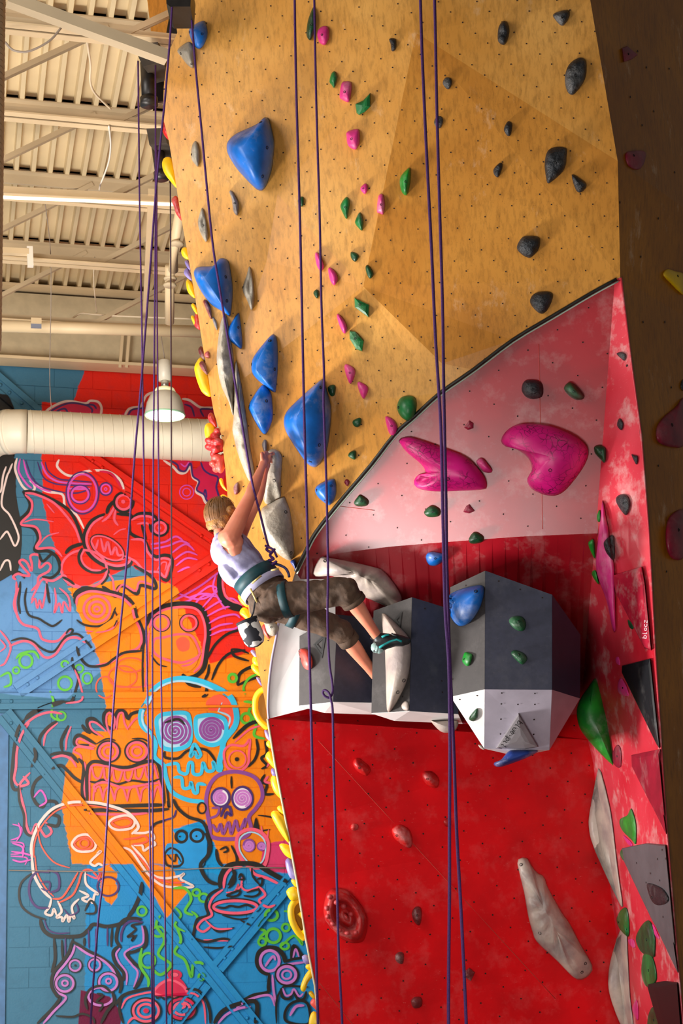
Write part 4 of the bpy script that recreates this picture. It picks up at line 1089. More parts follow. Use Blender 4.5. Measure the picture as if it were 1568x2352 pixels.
5 S 3 165,360 165,310 180,250 215,190 270,135 340,108 420,105 500,115 570,130
5 W 6 155,350 165,440 205,515 250,560
5 S 3 170,350 180,430 220,505 262,550
5 S 3 180,200 200,300 260,380 340,410
5c W 5 350,290 380,255 430,250 465,290 450,325 390,330 360,315
5c S 4 362,292 385,268 425,262 450,290 435,315 390,320
5o S 3 410,290 22,20
5c W 5 530,190 560,165 620,155 655,180 640,215 580,225 545,215
5c S 4 545,190 570,175 615,168 640,185 625,205 580,212
5 W 5 470,340 490,330 440,380 460,400 480,390 500,400
5 W 5 640,240 700,240 735,235 750,265 735,270 755,295 725,310 700,325 690,300 650,300
5 S 4 600,270 660,265 700,255 720,275 690,290 640,295
5 W 5 640,300 700,370 740,440 800,460 870,450 895,438 880,465 940,500 870,505 790,495 730,450 690,400 640,330 600,310
5 S 4 650,325 710,395 750,455 830,480 900,480
5 W 5 250,560 240,600 220,630 250,640 262,610 275,640
5 W 5 280,570 300,620 275,650 300,650 305,670 325,640 335,672 345,640 362,655 350,600 385,560
5 W 5 385,520 430,545 400,560 425,575 440,560 450,580 460,540 475,535 420,490 415,430
5 S 4 285,580 350,545 380,490 400,430 440,420 480,460
5 S 4 255,560 300,555 340,500 380,430
5 P 4 420,440 470,460 490,430 480,470 500,470
5 K 4 155,435 105,480 92,540 108,600 160,640 225,662
5 V 5 240,432 180,430 145,480 145,550 180,600 240,605
5 V 4 200,480 240,480 235,520 200,510
5 V 5 240,530 285,510 280,440 230,420
5o V 4 525,500 52,46
5 K 7 690,478 680,540 650,610 620,650
5 K 7 195,660 210,710 250,740 310,745 390,740 430,710 455,685 520,695 590,680 620,650
5 V 3 215,660 235,710 280,728 340,725
5 V 3 370,580 380,620 340,640 310,610
5 K 4 412,620 440,570 465,595 460,630 415,632
5 K 6 262,750 268,850 250,920
5 K 5 300,760 305,860
5 V 4 318,750 318,840
5 K 5 355,755 345,790
5 K 5 410,750 410,790
5 V 4 430,710 432,800
5 V 4 465,705 468,810
5 K 5 545,700 540,795
5 V 4 522,700 522,790
5 K 6 690,660 640,655 600,665 575,700 565,760 590,800
5 V 5 695,675 650,668 610,685 590,730 590,770
5 K 6 700,690 712,740 705,790 660,815 620,830 650,870 690,910 680,960 650,1000
5 E 4 690,690 698,740 690,780 640,800 605,830 640,880 670,920 650,990
5 K 6 575,790 550,820 560,870 600,920 600,960
5 E 4 585,800 565,830 580,870 615,920 615,980
5 K 4 690,680 640,690 660,710 620,745 650,740 640,765 665,735
5 K 6 350,765 335,820 300,870 260,920 250,980 275,1030 290,1045 250,1100 180,1168
5 E 5 365,785 350,830 315,880 275,930 268,980 290,1020 320,1045 260,1110 210,1168
5 K 6 350,765 420,810 480,840 550,890 590,960 580,1020
5 E 5 370,790 430,830 500,860 550,910 570,970
5o E 4 365,885 27,26
5of K 1 366,884 5,5
5o E 4 460,882 27,28
5of K 1 460,882 6,6
5o K 2 365,885 34,33
5o K 2 460,882 34,35
5o E 5 315,972 42,40
5o E 4 316,971 14,13
5o K 2 315,972 50,48
5o E 5 526,966 44,42
5o E 4 528,961 12,12
5o K 2 526,966 52,50
5o E 5 490,1035 60,44
5 K 6 545,1010 555,1060 520,1110 490,1168
5 K 5 425,1100 415,1050 440,1000 500,985 545,1020
5 K 4 470,1020 500,1030 470,1060 500,1075 480,1110
5 K 4 270,1130 350,1135 400,1120 450,1140 460,1168
5 K 6 560,1080 600,1030 680,1005 740,995
5 P 4 590,1095 620,1045 700,1020 745,1015
5f R 0 750,1030 760,985 800,955 860,940 900,975 915,1030 830,1035
5c P 5 752,1020 775,980 830,955 890,985 905,1025 830,1035
5o R 6 850,930 28,18
5of P 1 850,930 18,10
5 K 5 905,1000 960,1005 1000,1050 1020,1110 1022,1168
5 P 4 910,1020 950,1025 990,1070 1000,1168
5o K 3 710,1105 72,62
5o P 5 710,1105 62,52
5o P 5 710,1105 38,32
5of R 1 710,1105 14,12
5o K 3 885,1095 70,58
5o R 6 885,1095 60,48
5o P 5 885,1095 38,30
5 P 5 885,1095 900,1080 880,1070
5 K 3 755,1030 765,1045 780,1035 800,1050 820,1038 850,1045 880,1035 900,1040
5 P 5 620,1168 650,1140 700,1160
5 K 5 590,1040 580,1100 600,1168
5o G 5 955,530 18,16
5o G 5 990,555 22,20
5o G 5 690,620 22,22
5o G 5 770,720 32,24
5o G 5 720,860 34,36
5o G 5 980,940 14,16
5 G 6 840,510 900,510 930,560 900,620 940,640
5 G 5 850,600 880,640 850,690 900,720
5 G 6 780,640 760,690 800,760 770,830 830,880 780,930 730,890
5 G 6 850,680 880,760 850,820 900,860 930,940 940,880 970,870 990,880
5 G 6 690,800 680,880 720,950 720,990
5 G 5 930,620 960,650 940,700
5o G 5 1275,770 18,18
5o G 5 1390,700 18,18
5o G 6 1330,740 34,34
5o G 6 1320,640 30,26
5 G 6 1290,650 1260,700 1290,720 1260,750
5 G 5 1370,790 1430,740 1470,780 1420,640 1380,620
5o G 5 1385,790 20,16
5 K 9 1070,510 1075,450 1110,400 1180,388 1250,395 1310,430 1400,480
5 P 6 1088,510 1095,455 1125,415 1180,405
5 P 6 1215,405 1240,440 1300,460 1360,490
5 K 5 1070,510 1020,540 1000,590 1010,640 960,660 945,710 935,760
5 P 5 1085,515 1040,550 1018,595 1030,640 985,665 960,700 990,720 1030,690
5 K 5 1130,410 1140,470 1110,510
5 K 4 1225,410 1230,450 1260,490
5 P 4 1100,530 1140,525 1160,490 1150,520 1180,490
5 P 4 1180,450 1175,500 1200,520 1240,510 1260,500
5 K 4 1100,545 1130,550 1160,540 1165,520 1120,535 1100,545
5 K 4 1185,545 1230,550 1260,535 1255,515 1200,530
5o K 3 1145,600 118,40
5o P 6 1145,600 106,30
5 K 4 1055,600 1090,605 1120,595 1160,600 1200,590 1235,605
5 P 5 1260,500 1290,540 1260,570 1300,600 1340,590
5 P 4 990,760 1110,765
5 K 5 940,750 1000,770 1080,755 1120,760
5 K 4 990,795 1060,800 1130,790
5 K 4 1010,670 1060,720 1140,700
5 P 4 1000,665 1050,705 1130,705
5 K 3 1080,640 1160,660 1230,650
5 K 4 1170,665 1220,690
5 K 4 1160,460 1172,440 1185,465 1160,465
5 K 4 1250,465 1275,462 1270,495 1258,490
5 K 8 1310,930 1270,910 1250,870 1260,820 1300,798 1350,805 1380,840 1385,870
5o E 6 1312,862 46,50
5 E 5 1290,890 1310,860 1330,840 1340,860
5 K 6 1310,925 1305,985 1300,1015 1230,1030 1160,1070
5 E 5 1325,930 1330,1000 1340,1080 1310,1030 1220,1048 1150,1090
5 K 7 1415,850 1430,790 1470,840 1500,855
5 E 4 1425,850 1438,805 1455,845
5 K 5 1380,870 1420,855 1490,845
5 E 5 1340,900 1400,880 1490,868
5o K 4 1395,930 54,50
5o E 6 1395,930 44,40
5o E 4 1395,930 22,20
5 K 4 1345,1168 1345,1060 1370,1000 1400,985 1500,990
5 K 5 1365,995 1375,1040 1410,1045 1425,1010 1450,1050 1480,1045 1490,1010
5 E 4 1375,995 1390,1030 1415,1025 1430,1000 1455,1035 1475,1020
5c K 5 1385,1120 1410,1075 1460,1055 1500,1080 1500,1168 1400,1160
5 E 6 1410,1130 1440,1085 1480,1080
5 K 8 1040,1168 1080,1110 1150,1075 1240,1060 1250,1120 1240,1168
5 E 5 1060,1168 1100,1125 1160,1095 1220,1085
5 K 7 1000,240 1022,300 1010,350 975,400 1010,470 1062,490
5 K 6 1110,495 1140,440 1130,420
5 M 4 60,290 110,310 110,360
5 M 4 55,330 120,340 150,350
5 M 4 60,370 100,380 150,370
5 M 3 90,190 100,240 80,280
'''
# ================================================================== HALL: mural wall, floor, roof
RW = 17.0; PXM = F / 17.0
def wall_st(u, v):
    p = onwall(u, v, RW); return p.dot(E), p.z
ZONES = [  # colour, list of convex-ish polygons in picture pixels (flat paint areas)
 ((98, 146, 196), ['-60,1290 70,1310 215,1440 235,1540 150,1610 -60,1590']),
 ((40, 140, 200), ['200,1985 560,1985 760,1985 760,2420 190,2420']),
 ((232, 40, 24), ['165,930 195,850 760,850 760,930', '95,925 760,925 760,1302 138,1302 121,1246 98,1150', '138,1298 305,1298 205,1346 155,1346', '398,1350 760,1350 760,1527 480,1527', '300,1300 760,1300 760,1354 398,1354']),
 ((240, 132, 16), ['300,1299 399,1354 155,1354 205,1345', '157,1350 400,1350 481,1527 230,1527', '230,1525 760,1525 760,1702 250,1702', '190,1680 760,1680 760,1985 165,1985 140,1850 150,1760', '480,1526 600,1490 760,1480 760,1530', '300,1980 390,1990 430,2050 380,2110', '225,1995 250,1985 268,2010 270,2060 255,2080 232,2055']),
 ((20, 150, 214), ['395,1905 480,1880 500,1960 520,2010 430,2000']),
 ((30, 26, 26), ['-60,905 18,912 35,960 34,1050 -60,1048', '-60,1046 37,1050 36,1120 50,1220 42,1300 26,1318 -60,1318']),
 ((222, 30, 70), ['106,950 150,922 226,920 232,955 106,955']),
 ((110, 20, 60), ['184,2275 250,2290 280,2330 270,2380 176,2380']),
 ((214, 60, 110), ['600,1935 700,1925 700,2010 600,2003']),
]
def mural_mat(name='mural_paint'):
    m = bpy.data.materials.new(name); m.use_nodes = True; t = NT(m); b = t.n['Principled BSDF']; b.inputs['Roughness'].default_value = .5; b.inputs['Specular IOR Level'].default_value = .2
    geo = t.new('ShaderNodeNewGeometry')
    dt = t.new('ShaderNodeVectorMath', operation='DOT_PRODUCT'); t.link(geo.outputs['Position'], dt.inputs[0]); dt.inputs[1].default_value = E
    sx = t.new('ShaderNodeSeparateXYZ'); t.link(geo.outputs['Position'], sx.inputs[0])
    s0, z0 = dt.outputs['Value'], sx.outputs[2]
    nz = t.noise(2.5, 3); s1 = t.math('ADD', s0, t.math('MULTIPLY', t.math('SUBTRACT', nz, .5), .06)); z1 = t.math('ADD', z0, t.math('MULTIPLY', t.math('SUBTRACT', nz, .5), .06))
    col = lin((70, 122, 150)); 
    for c_, polys in ZONES:
        tot = None
        for s in polys:
            w = [wall_st(*q) for q in pts(s)]
            A = sum(w[i][0]*w[(i+1) % len(w)][1] - w[(i+1) % len(w)][0]*w[i][1] for i in range(len(w)))
            if A < 0: w = w[::-1]
            f = None
            for i in range(len(w)):
                (x0, y0), (x1, y1) = w[i], w[(i+1) % len(w)]
                a_, b_ = -(y1 - y0), (x1 - x0); k = a_ * x0 + b_ * y0
                L = math.hypot(a_, b_)
                e_ = t.math('MULTIPLY_ADD', s1, a_ / L, t.math('MULTIPLY_ADD', z1, b_ / L, -k / L))
                f = e_ if f is None else t.math('MINIMUM', f, e_)
            tot = f if tot is None else t.math('MAXIMUM', tot, f)
        col = t.mix(t.step(tot, -.004, .006), col, lin(c_))
    pos = t.coord(); sp = t.math('MULTIPLY', t.step(t.noise(7, 5, pos, .7), .5, .8), .22)
    col = t.mix(sp, col, (.02, .05, .09, 1))
    t.link(col, b.inputs['Base Color'])
    bp = t.new('ShaderNodeBump'); bp.inputs['Strength'].default_value = .25; bp.inputs['Distance'].default_value = .01
    t.link(t.noise(60, 4, pos), bp.inputs['Height']); t.link(bp.outputs[0], b.inputs['Normal'])
    return m
M_mur = mural_mat()
M_joint = mat('mortar_dark', (60, 66, 80), .9, .2)
sL, sR = wall_st(-60, 1500)[0], wall_st(725, 1500)[0]
zT = wall_st(300, 858)[1]
wall = struct(bbox('wall_back', (-7.6, RW - .006, 0), (sR + 5, RW + .2, zT + .9), M_mur))
bw, bh = .40, .20; s00 = wall_st(28, 1500)[0]
blk = None
i = 0; z = zT
row = 0; bmm = {}
def block_mesh(w):
    k = round(w, 3)
    if k not in bmm:
        bm = bmesh.new(); bmesh.ops.create_cube(bm, size=1); bm.transform(Matrix.Diagonal((w - .006, .03, bh - .006, 1)))
        bmesh.ops.bevel(bm, geom=[e_ for e_ in bm.edges], offset=.002, segments=1)
        me = bpy.data.meshes.new('block'); bm.to_mesh(me); bm.free(); me.materials.append(M_mur); bmm[k] = me
    return bmm[k]
rz = Matrix.Rotation(TH, 4, 'Z'); nblk = 0
while z > 1.0 and nblk < 290:
    s = s00 - (bw / 2 if row % 2 else 0)
    while s < sR:
        w = bw if s >= s00 else bw / 2; s2 = max(s, s00)
        o = bpy.data.objects.new('block', block_mesh(w)); COL.objects.link(o); o.parent = wall
        o.matrix_world = Matrix.Translation(B(s2 + w / 2, RW + random.uniform(-.0015, .0015), z - bh / 2)) @ rz
        s += bw; nblk += 1
    z -= bh; row += 1
# flat smooth pilaster at the left
struct(bbox('trim_1', (sL, RW - .05, 0), (wall_st(19, 1700)[0], RW + .01, wall_st(5, 1640)[1]), mat('pilaster_blue', (70, 120, 170), .5, .15)))
struct(bbox('wall_left', (-7.8, 5, 0), (-7.6, RW + .2, 8.4), mat('side_wall_blue', (96, 130, 160), .6, .1)))
struct(mesh('floor', [(-14, -6, 0), (14, -6, 0), (14, 20, 0), (-14, 20, 0)], [(0, 1, 2, 3)], mat('grey_gym_mat', (150, 140, 132), .8, .15, nscale=2)))
# --- painted lines
PC = {'N': (34, 32, 30), 'K': (26, 24, 20), 'W': (240, 214, 206), 'P': (244, 92, 120), 'M': (222, 84, 190), 'R': (214, 24, 76), 'V': (70, 40, 110), 'C': (50, 190, 230), 'G': (90, 190, 50),
      'S': (250, 90, 60), 'L': (170, 214, 236), 'w': (240, 230, 240), 'v': (140, 70, 150), 'B': (20, 150, 220), 'O': (240, 132, 16), 'E': (200, 120, 200)}
SC = {'3': (0, 850, 2.8), '4': (0, 1350, 2.45), '5': (0, 1800, 2.119), 'p': (0, 0, 1)}
LN = {}
order = [0]
BRS = [((190, 1045), (505, 1262), 14), ((40, 1588), (500, 1283), 13), ((-30, 1612), (640, 1606), 14), ((8, 1640), (600, 2380), 15), ((672, 2014), (498, 2222), 12), ((470, 2256), (380, 2372), 12)]
def on_brace(u, v):
    for (x0, y0), (x1, y1), hw in BRS:
        L = math.hypot(x1 - x0, y1 - y0); t = ((u - x0) * (x1 - x0) + (v - y0) * (y1 - y0)) / L
        if 0 < t < L and abs((u - x0) * (y1 - y0) - (v - y0) * (x1 - x0)) / L < hw: return True
    return False
def toW(u, v, k):      # paint lies on the blocks, or on the face of a brace that stands before them
    return onwall(u, v, RW - (.096 if on_brace(u, v) else .019) - k * .00006)
def ribbon(col, wpx, P_, closed=False):
    order[0] += 1; k = order[0]
    q = crom(P_, 8, closed); n = len(q); wpx = wpx * (1.25 if col == 'K' else 1.1); L = LN.setdefault(col, ([], [])); b0 = len(L[0])
    for i, (x, y) in enumerate(q):
        if closed: x0, y0 = q[i-1]; x1, y1 = q[(i+1) % n]
        else: x0, y0 = q[max(0, i-1)]; x1, y1 = q[min(n-1, i+1)]
        dx, dy = x1 - x0, y1 - y0; l = math.hypot(dx, dy) or 1; ww = wpx / 2
        if not closed: ww *= min(1, .45 + min(i, n - 1 - i) * .15)
        L[0].append(toW(x - dy / l * ww, y + dx / l * ww, k)); L[0].append(toW(x + dy / l * ww, y - dx / l * ww, k))
    for i in range(n if closed else n - 1):
        j = (i + 1) % n; L[1].append((b0 + 2*i, b0 + 2*i + 1, b0 + 2*j + 1, b0 + 2*j))
def fillp(col, P_, smooth=True):
    order[0] += 1; k = order[0]; q = crom(P_, 3, True) if smooth else P_
    L = LN.setdefault(col, ([], [])); b0 = len(L[0])
    L[0].extend(toW(x, y, k) for x, y in q); L[1].extend(tuple(b0 + i for i in t_) for t_ in tessellate_polygon([[Vector((x, y, 0)) for x, y in q]]))
def cv(c, P_): ox, oy, s = SC[c]; return [(ox + x / s, oy + y / s) for x, y in P_]
def paint(txt):
    for ln in txt.strip().splitlines():
        ln = ln.strip()
        if not ln: continue
        cmd, col, w, *rest = ln.split(); c_, op = cmd[0], cmd[1:]; sc = SC[c_][2]
        data = pts(' '.join(rest))
        if op in ('', 'c'): ribbon(col, float(w), cv(c_, data), op == 'c')
        elif op == 'f': fillp(col, cv(c_, data))
        elif op == 'd':     # double line: colour pair, black outside pink inside
            q = cv(c_, data); ribbon('K', float(w), q)
            q2 = []
            for i, (x, y) in enumerate(q):
                x0, y0 = q[max(0, i-1)]; x1, y1 = q[min(len(q)-1, i+1)]; l = math.hypot(x1-x0, y1-y0) or 1; o_ = float(w) * .85
                q2.append((x - (y1-y0) / l * o_, y + (x1-x0) / l * o_))
            ribbon(col, float(w) * .7, q2)
        elif op in ('o', 'of'):     # ellipses cx,cy rx,ry [rot,_]
            (cx, cy), (rx, ry) = data[0], data[1]; rot = R(data[2][0]) if len(data) > 2 else 0
            q = [(cx + rx*math.cos(a_)*math.cos(rot) - ry*math.sin(a_)*math.sin(rot), cy + rx*math.cos(a_)*math.sin(rot) + ry*math.sin(a_)*math.cos(rot)) for a_ in [2*math.pi*k/12 for k in range(12)]]
            fillp(col, cv(c_, q)) if op == 'of' else ribbon(col, float(w), cv(c_, q), True)
        elif op == 's':     # spiral cx,cy rx,turns
            (cx, cy), (rx, tn) = data; N = int(tn * 10)
            ribbon(col, float(w), cv(c_, [(cx + rx * k / N * math.cos(2*math.pi*k/10), cy + rx * k / N * math.sin(2*math.pi*k/10)) for k in range(N + 1)]))
paint(MURAL)
for k, (v_, f_) in LN.items():
    o = mesh('painted_lines', v_, f_, mat('mural_line_' + k + k, PC[k], .45, .06)); o['kind'] = 'stuff'; adopt(o, wall)
# --- painted steel bracing in front of the wall
def wbar(name, a_, b_, w, label, prot=.06):
    rr = RW - prot / 2 - .03
    p, q = onwall(*a_, rr), onwall(*b_, rr); root = empty(name, (p + q) / 2, label, 'steel brace', 'painted steel braces on the mural wall')
    ax = (q - p).normalized(); s_ = ax.cross(D).normalized()
    for nm, off, ww, tt, rr2 in (('web', 0, w, .012, 0), ('flange', w / 2, .012, prot, -prot / 2), ('flange', -w / 2, .012, prot, -prot / 2)):
        o = bar(nm, p + s_ * off + D * rr2 * 0, q + s_ * off, tt if nm == 'flange' else w, tt if nm == 'web' else prot, M_mur, None, up=D); adopt(o, root)
    for e0, sg in ((p, 1), (q, -1)):
        for k in (1, 2): 
            bo = lathe('bolt', [(.018, 0), (.018, .014), (.01, .02)], e0 + ax * sg * .12 * k - D * (.012), M_mur, None, n=8, axis=-D); adopt(bo, root)
    return root
wbar('diagonal_brace', (190, 1045), (505, 1262), .105, 'red painted diagonal steel brace falling to the climber\'s shoulder')
wbar('diagonal_brace', (40, 1588), (500, 1283), .10, 'painted steel brace rising right, blue then orange then red')
wbar('horizontal_girt', (-30, 1612), (640, 1606), .105, 'horizontal painted steel channel across the mural at mid height')
wbar('diagonal_brace', (8, 1640), (600, 2380), .115, 'long painted steel brace falling right across the lower mural')
wbar('diagonal_brace', (672, 2014), (498, 2222), .09, 'upper half of the bright blue brace near the red wall')
wbar('diagonal_brace', (470, 2256), (380, 2372), .09, 'lower half of the bright blue brace at the bottom')
wbar('diagonal_brace', (-20, 868), (90, 962), .14, 'blue diagonal brace in the upper left corner above the duct')
o = tube('conduit', [onwall(u, v, RW - .05) for u, v in pts('20,1999 120,2001 300,2003 460,1995 560,1992 665,1994')], .006, mat('conduit_grey', (150, 140, 130), .5), n=6); tag(o, 'thin grey conduit running across the mural below the orange area', 'conduit')
# ================================================================== ROOF
M_bge = mat('beige_steel_paint', (222, 196, 156), .5, .06, nscale=2)
M_bge2 = mat('beige_steel_paint_dull', (204, 182, 148), .55, .08, nscale=2)
M_deck = mat('cream_deck_paint', (232, 210, 168), .5, .04, nscale=2)
ZB, ZT = zT, 8.06
rs_ = [10.24, 11.45, 12.81, 14.12, 15.66]
SLe, SRi = -7.5, 3.6
allr = [9.0] + rs_ + [17.0]
# fluted deck: one sheet per bay
deck = empty('roof_deck', B(-3, 13, ZT + .06)); deck['kind'] = 'structure'; deck.name = 'ceiling'
prof = []
s = SLe
while s < SRi:
    prof += [(s, .075), (s + .088, .075), (s + .10, 0), (s + .135, 0)]; s += .147
for i in range(len(allr) - 1):
    r0, r1 = allr[i] + .02, allr[i+1] + .06
    vs = [B(x, r, ZT + .065 + h) for r in (r0, r1) for x, h in prof]; n = len(prof)
    o = mesh('deck_sheet', vs, [(k, k+1, n+k+1, n+k) for k in range(n-1)], M_deck); adopt(o, deck)
o = bbox('roof_backing', (SLe - 1, 8, ZT + .2), (SRi, 17.3, ZT + .25), mat('dark_void', (20, 18, 16), .9)); adopt(o, deck)
def truss(r, label, s_phase):
    root = empty('roof_truss', B(-3, r, ZB), label, 'roof truss', 'roof trusses')
    def a(o): adopt(o, root)
    a(bbox('bottom_chord', (SLe, r - .075, ZB - .006), (SRi, r - .012, ZB + .006), M_bge)); a(bbox('bottom_chord', (SLe, r + .012, ZB - .006), (SRi, r + .075, ZB + .006), M_bge))
    a(bbox('chord_leg', (SLe, r - .018, ZB), (SRi, r - .012, ZB + .07), M_bge2)); a(bbox('chord_leg', (SLe, r + .012, ZB), (SRi, r + .018, ZB + .07), M_bge2))
    a(bbox('top_chord', (SLe, r - .075, ZT + .052), (SRi, r + .075, ZT + .064), M_bge2)); a(bbox('top_chord_web', (SLe, r - .014, ZT - .03), (SRi, r + .014, ZT + .052), M_bge2))
    s = SLe + s_phase; k = 0
    while s < SRi:
        a(bar('web_strut', B(s, r, ZB + .01), B(s, r, ZT + .03), .035, .03, M_bge2))
        a(bar('web_diagonal', B(s + .02, r, ZB + .02), B(s + 1.22, r, ZT + .02), .045, .04, M_bge2, ch=.008))
        s += 1.25; k += 1
    return root
ds = [onwall(270, 95, rs_[0]).dot(E), onwall(258, 268, rs_[1]).dot(E), onwall(228, 448, rs_[2]).dot(E), onwall(220, 590, rs_[3]).dot(E), onwall(205, 735, rs_[4]).dot(E)]
nm = ['nearest beige roof truss at the top left', 'second beige roof truss behind the nearest', 'third beige roof truss, crossed by the fluorescent strip', 'fourth beige roof truss behind the strip light', 'fifth beige roof truss above the pendant lamp']
for r, d0, l in zip(rs_, ds, nm):
    truss(r, l, ((d0 - SLe) % 1.25))
wb = empty('wall_beam', B(-3, 16.8, ZB), 'deep beige steel beam along the top of the mural wall', 'beam')
adopt(bbox('web', (SLe, 16.8, zT), (SRi, 16.82, ZT), mat('olive_beige_paint', (198, 180, 146), .6, .08)), wb)
adopt(bbox('flange', (SLe, 16.68, zT - .015), (SRi, 16.94, zT + .015), M_bge), wb)
adopt(bbox('flange', (SLe, 16.68, ZT + .03), (SRi, 16.94, ZT + .06), M_bge), wb)
for u in (275, 290):
    adopt(bar('hanger', onwall(u + 6, 770, 16.7), onwall(u, 845, 16.7), .03, .03, M_bge), wb)
# one heavy diagonal in the foreground bay
o = bar('kicker_brace', P(18, -2, 9.2), P(383, 132, 9.55), .075, .07, M_bge2, ch=.01); tag(o, 'long beige angle brace crossing the nearest truss to the plywood corner', 'brace')
# sprinkler pipe, downpipe, beam column
o = tube('sprinkler_pipe', [onwall(-30, 748, 14.9), onwall(480, 762, 14.9)], .055, M_bge, n=16); tag(o, 'fat beige horizontal pipe just under the fifth truss', 'pipe')
dp = empty('rainwater_pipe', P(400, 600, 13), 'beige downpipe with collars beside the plywood edge', 'pipe')
for pr in ([P(415, 480, 12.6), P(400, 560, 12.9), P(398, 620, 13.2)], [P(390, 612, 13.4), P(389, 740, 14)]):
    adopt(tube('pipe', pr, .042, M_bge, n=14), dp)
for u, v, y in ((406, 560, 12.85), (391, 640, 13.5), (390, 655, 13.5)):
    adopt(lathe('collar', [(.05, -.012), (.058, 0), (.05, .012)], P(u, v, y), M_bge2, n=16), dp)
o = bar('hanging_flat', P(347, 440, 12.5), P(333, 735, 15.2), .05, .05, M_bge); tag(o, 'pale slanting flat steel strut behind the rope bundle', 'strut')
# fluorescent strip under the third truss
fl = empty('strip_light', onwall(200, 452, 12.5), 'long white fluorescent strip fixture along the third truss', 'light')
M_on = mat('lit_tube', (255, 240, 205), .4, emit=1.1)
adopt(bar('housing', onwall(-20, 436, 12.55), onwall(405, 461, 12.55), .06, .05, M_bge), fl)
adopt(bar('tube', onwall(-20, 452, 12.5), onwall(405, 470, 12.5), .024, .018, M_on), fl)
sb = empty('junction_box', onwall(70, 590, 13.9), 'white upright junction box hanging on the fourth truss', 'box')
adopt(bar('case', onwall(68, 568, 13.9), onwall(70, 612, 13.9), .055, .05, mat('white_plastic', (240, 230, 214), .5)), sb)
adopt(bar('rail', onwall(-20, 575, 13.9), onwall(66, 580, 13.9), .06, .05, M_bge), sb)
sb = empty('junction_box', onwall(83, 740, 14.7), 'small beige box with a grey underside on the fifth truss', 'box')
adopt(bar('case', onwall(71, 738, 14.7), onwall(95, 739, 14.7), .06, .05, M_bge), sb)
adopt(bar('underside', onwall(71, 747, 14.7), onwall(95, 748, 14.7), .02, .05, mat('blue_grey', (120, 124, 140), .5)), sb)
def cable(pp, y, r, col, label, cat='cable'):
    o = tube('cable', [Vector(q) for q in crom([tuple(P(u, v, yy)) for (u, v), yy in zip(pts(pp), y if isinstance(y, list) else [y] * 99)], 5)], r, mat('cable_' + col, {'beige': (226, 206, 176), 'grey': (150, 134, 120), 'white': (236, 226, 214)}[col], .5), n=6); tag(o, label, cat, 'cables under the roof'); return o
cable('197,78 203,115 208,150 207,185 215,210 235,232 254,250', [10.15, 10.4, 10.6, 10.75, 10.95, 11.15, 11.3], .008, 'beige', 'curly beige cable hanging between the two nearest trusses')
cable('250,290 254,330 250,370 238,405 230,425 228,436', [11.35, 11.7, 12.0, 12.3, 12.5, 12.65], .007, 'white', 'curved white cable between second and third truss')
cable('12,97 30,115 60,119 90,108 118,90 140,64', 10, .008, 'grey', 'sagging flexible grey cable at the top left')
cable('100,445 108,500 116,580 117,700 114,860 118,940', [12.6, 13.2, 13.95, 14.2, 14.9, 15.4], .004, 'grey', 'thin straight suspension wire down to the white duct')
cable('98,735 130,748 160,735 185,720 215,722 260,725 330,728 440,732', 15.56, .010, 'beige', 'drooping beige cable clipped along the fifth truss')
cable('217,590 215,640 219,690 222,718', [14.0, 14.4, 15.0, 15.45], .006, 'beige', 'thin beige drop cable from the fourth truss')
cable('70,5 78,12 86,-4', 9.8, .003, 'grey', 'tiny loop of wire at the very top left')
# spiral duct
DR, DZ = 16.2, None
p0 = onwall(300, 1003, DR); DZ = p0.z; drad = .213
sd = empty('spiral_duct', p0, 'big cream spiral duct running horizontally in front of the mural', 'duct')
M_duct = mat('cream_duct_paint', (236, 224, 200), .4, .05, nscale=3)
sA, sB = onwall(62, 1003, DR).dot(E), onwall(640, 1003, DR).dot(E)
path = [B(sA - .0, DR, DZ), B(sB, DR, DZ)]
adopt(tube('duct', [B(sA + (sB - sA) * i / 40, DR, DZ) for i in range(41)], drad, M_duct, n=40), sd)
el = [B(sA - .40 * math.sin(a_) , DR + .40 - .40 * math.cos(a_), DZ) for a_ in [R(90) * k / 12 for k in range(13)]]
adopt(tube('elbow', el, drad + .004, M_duct, n=40), sd)
hel = []
N = 26 * 24
for i in range(N):
    a_ = i / 24 * 2 * math.pi; x = sA + (sB - sA) * i / N
    hel.append(B(x, DR + math.cos(a_) * (drad + .001), DZ + math.sin(a_) * (drad + .001)))
adopt(tube('spiral_seam', hel, .004, M_duct, n=4), sd)
for s_ in (sA, sA - .0):
    pass
for k in (3, 8):
    adopt(tube('joint_band', [el[k], el[k + 1]], drad + .01, M_duct, n=40), sd)
# vertical brown duct at the left border
vd = empty('spiral_duct', P(-20, 400, 7.5), 'tan spiral duct standing upright along the left picture edge', 'duct')
M_br = mat('tan_duct_paint', (204, 170, 130), .5, .1, nscale=5)
pa = [P(lerp(-33, -45, k / 30), lerp(-80, 800, k / 30), 7.5) for k in range(31)]
adopt(tube('duct', pa, .097, M_br, n=32), vd)
hel = []
for i in range(60 * 16):
    t_ = i / 960; c_ = pa[0].lerp(pa[-1], t_); a_ = i / 16 * 2 * math.pi; hel.append(c_ + Vector((math.cos(a_) * .0975, math.sin(a_) * .0975, 0)))
adopt(tube('spiral_seam', hel, .0022, M_br, n=4), vd)
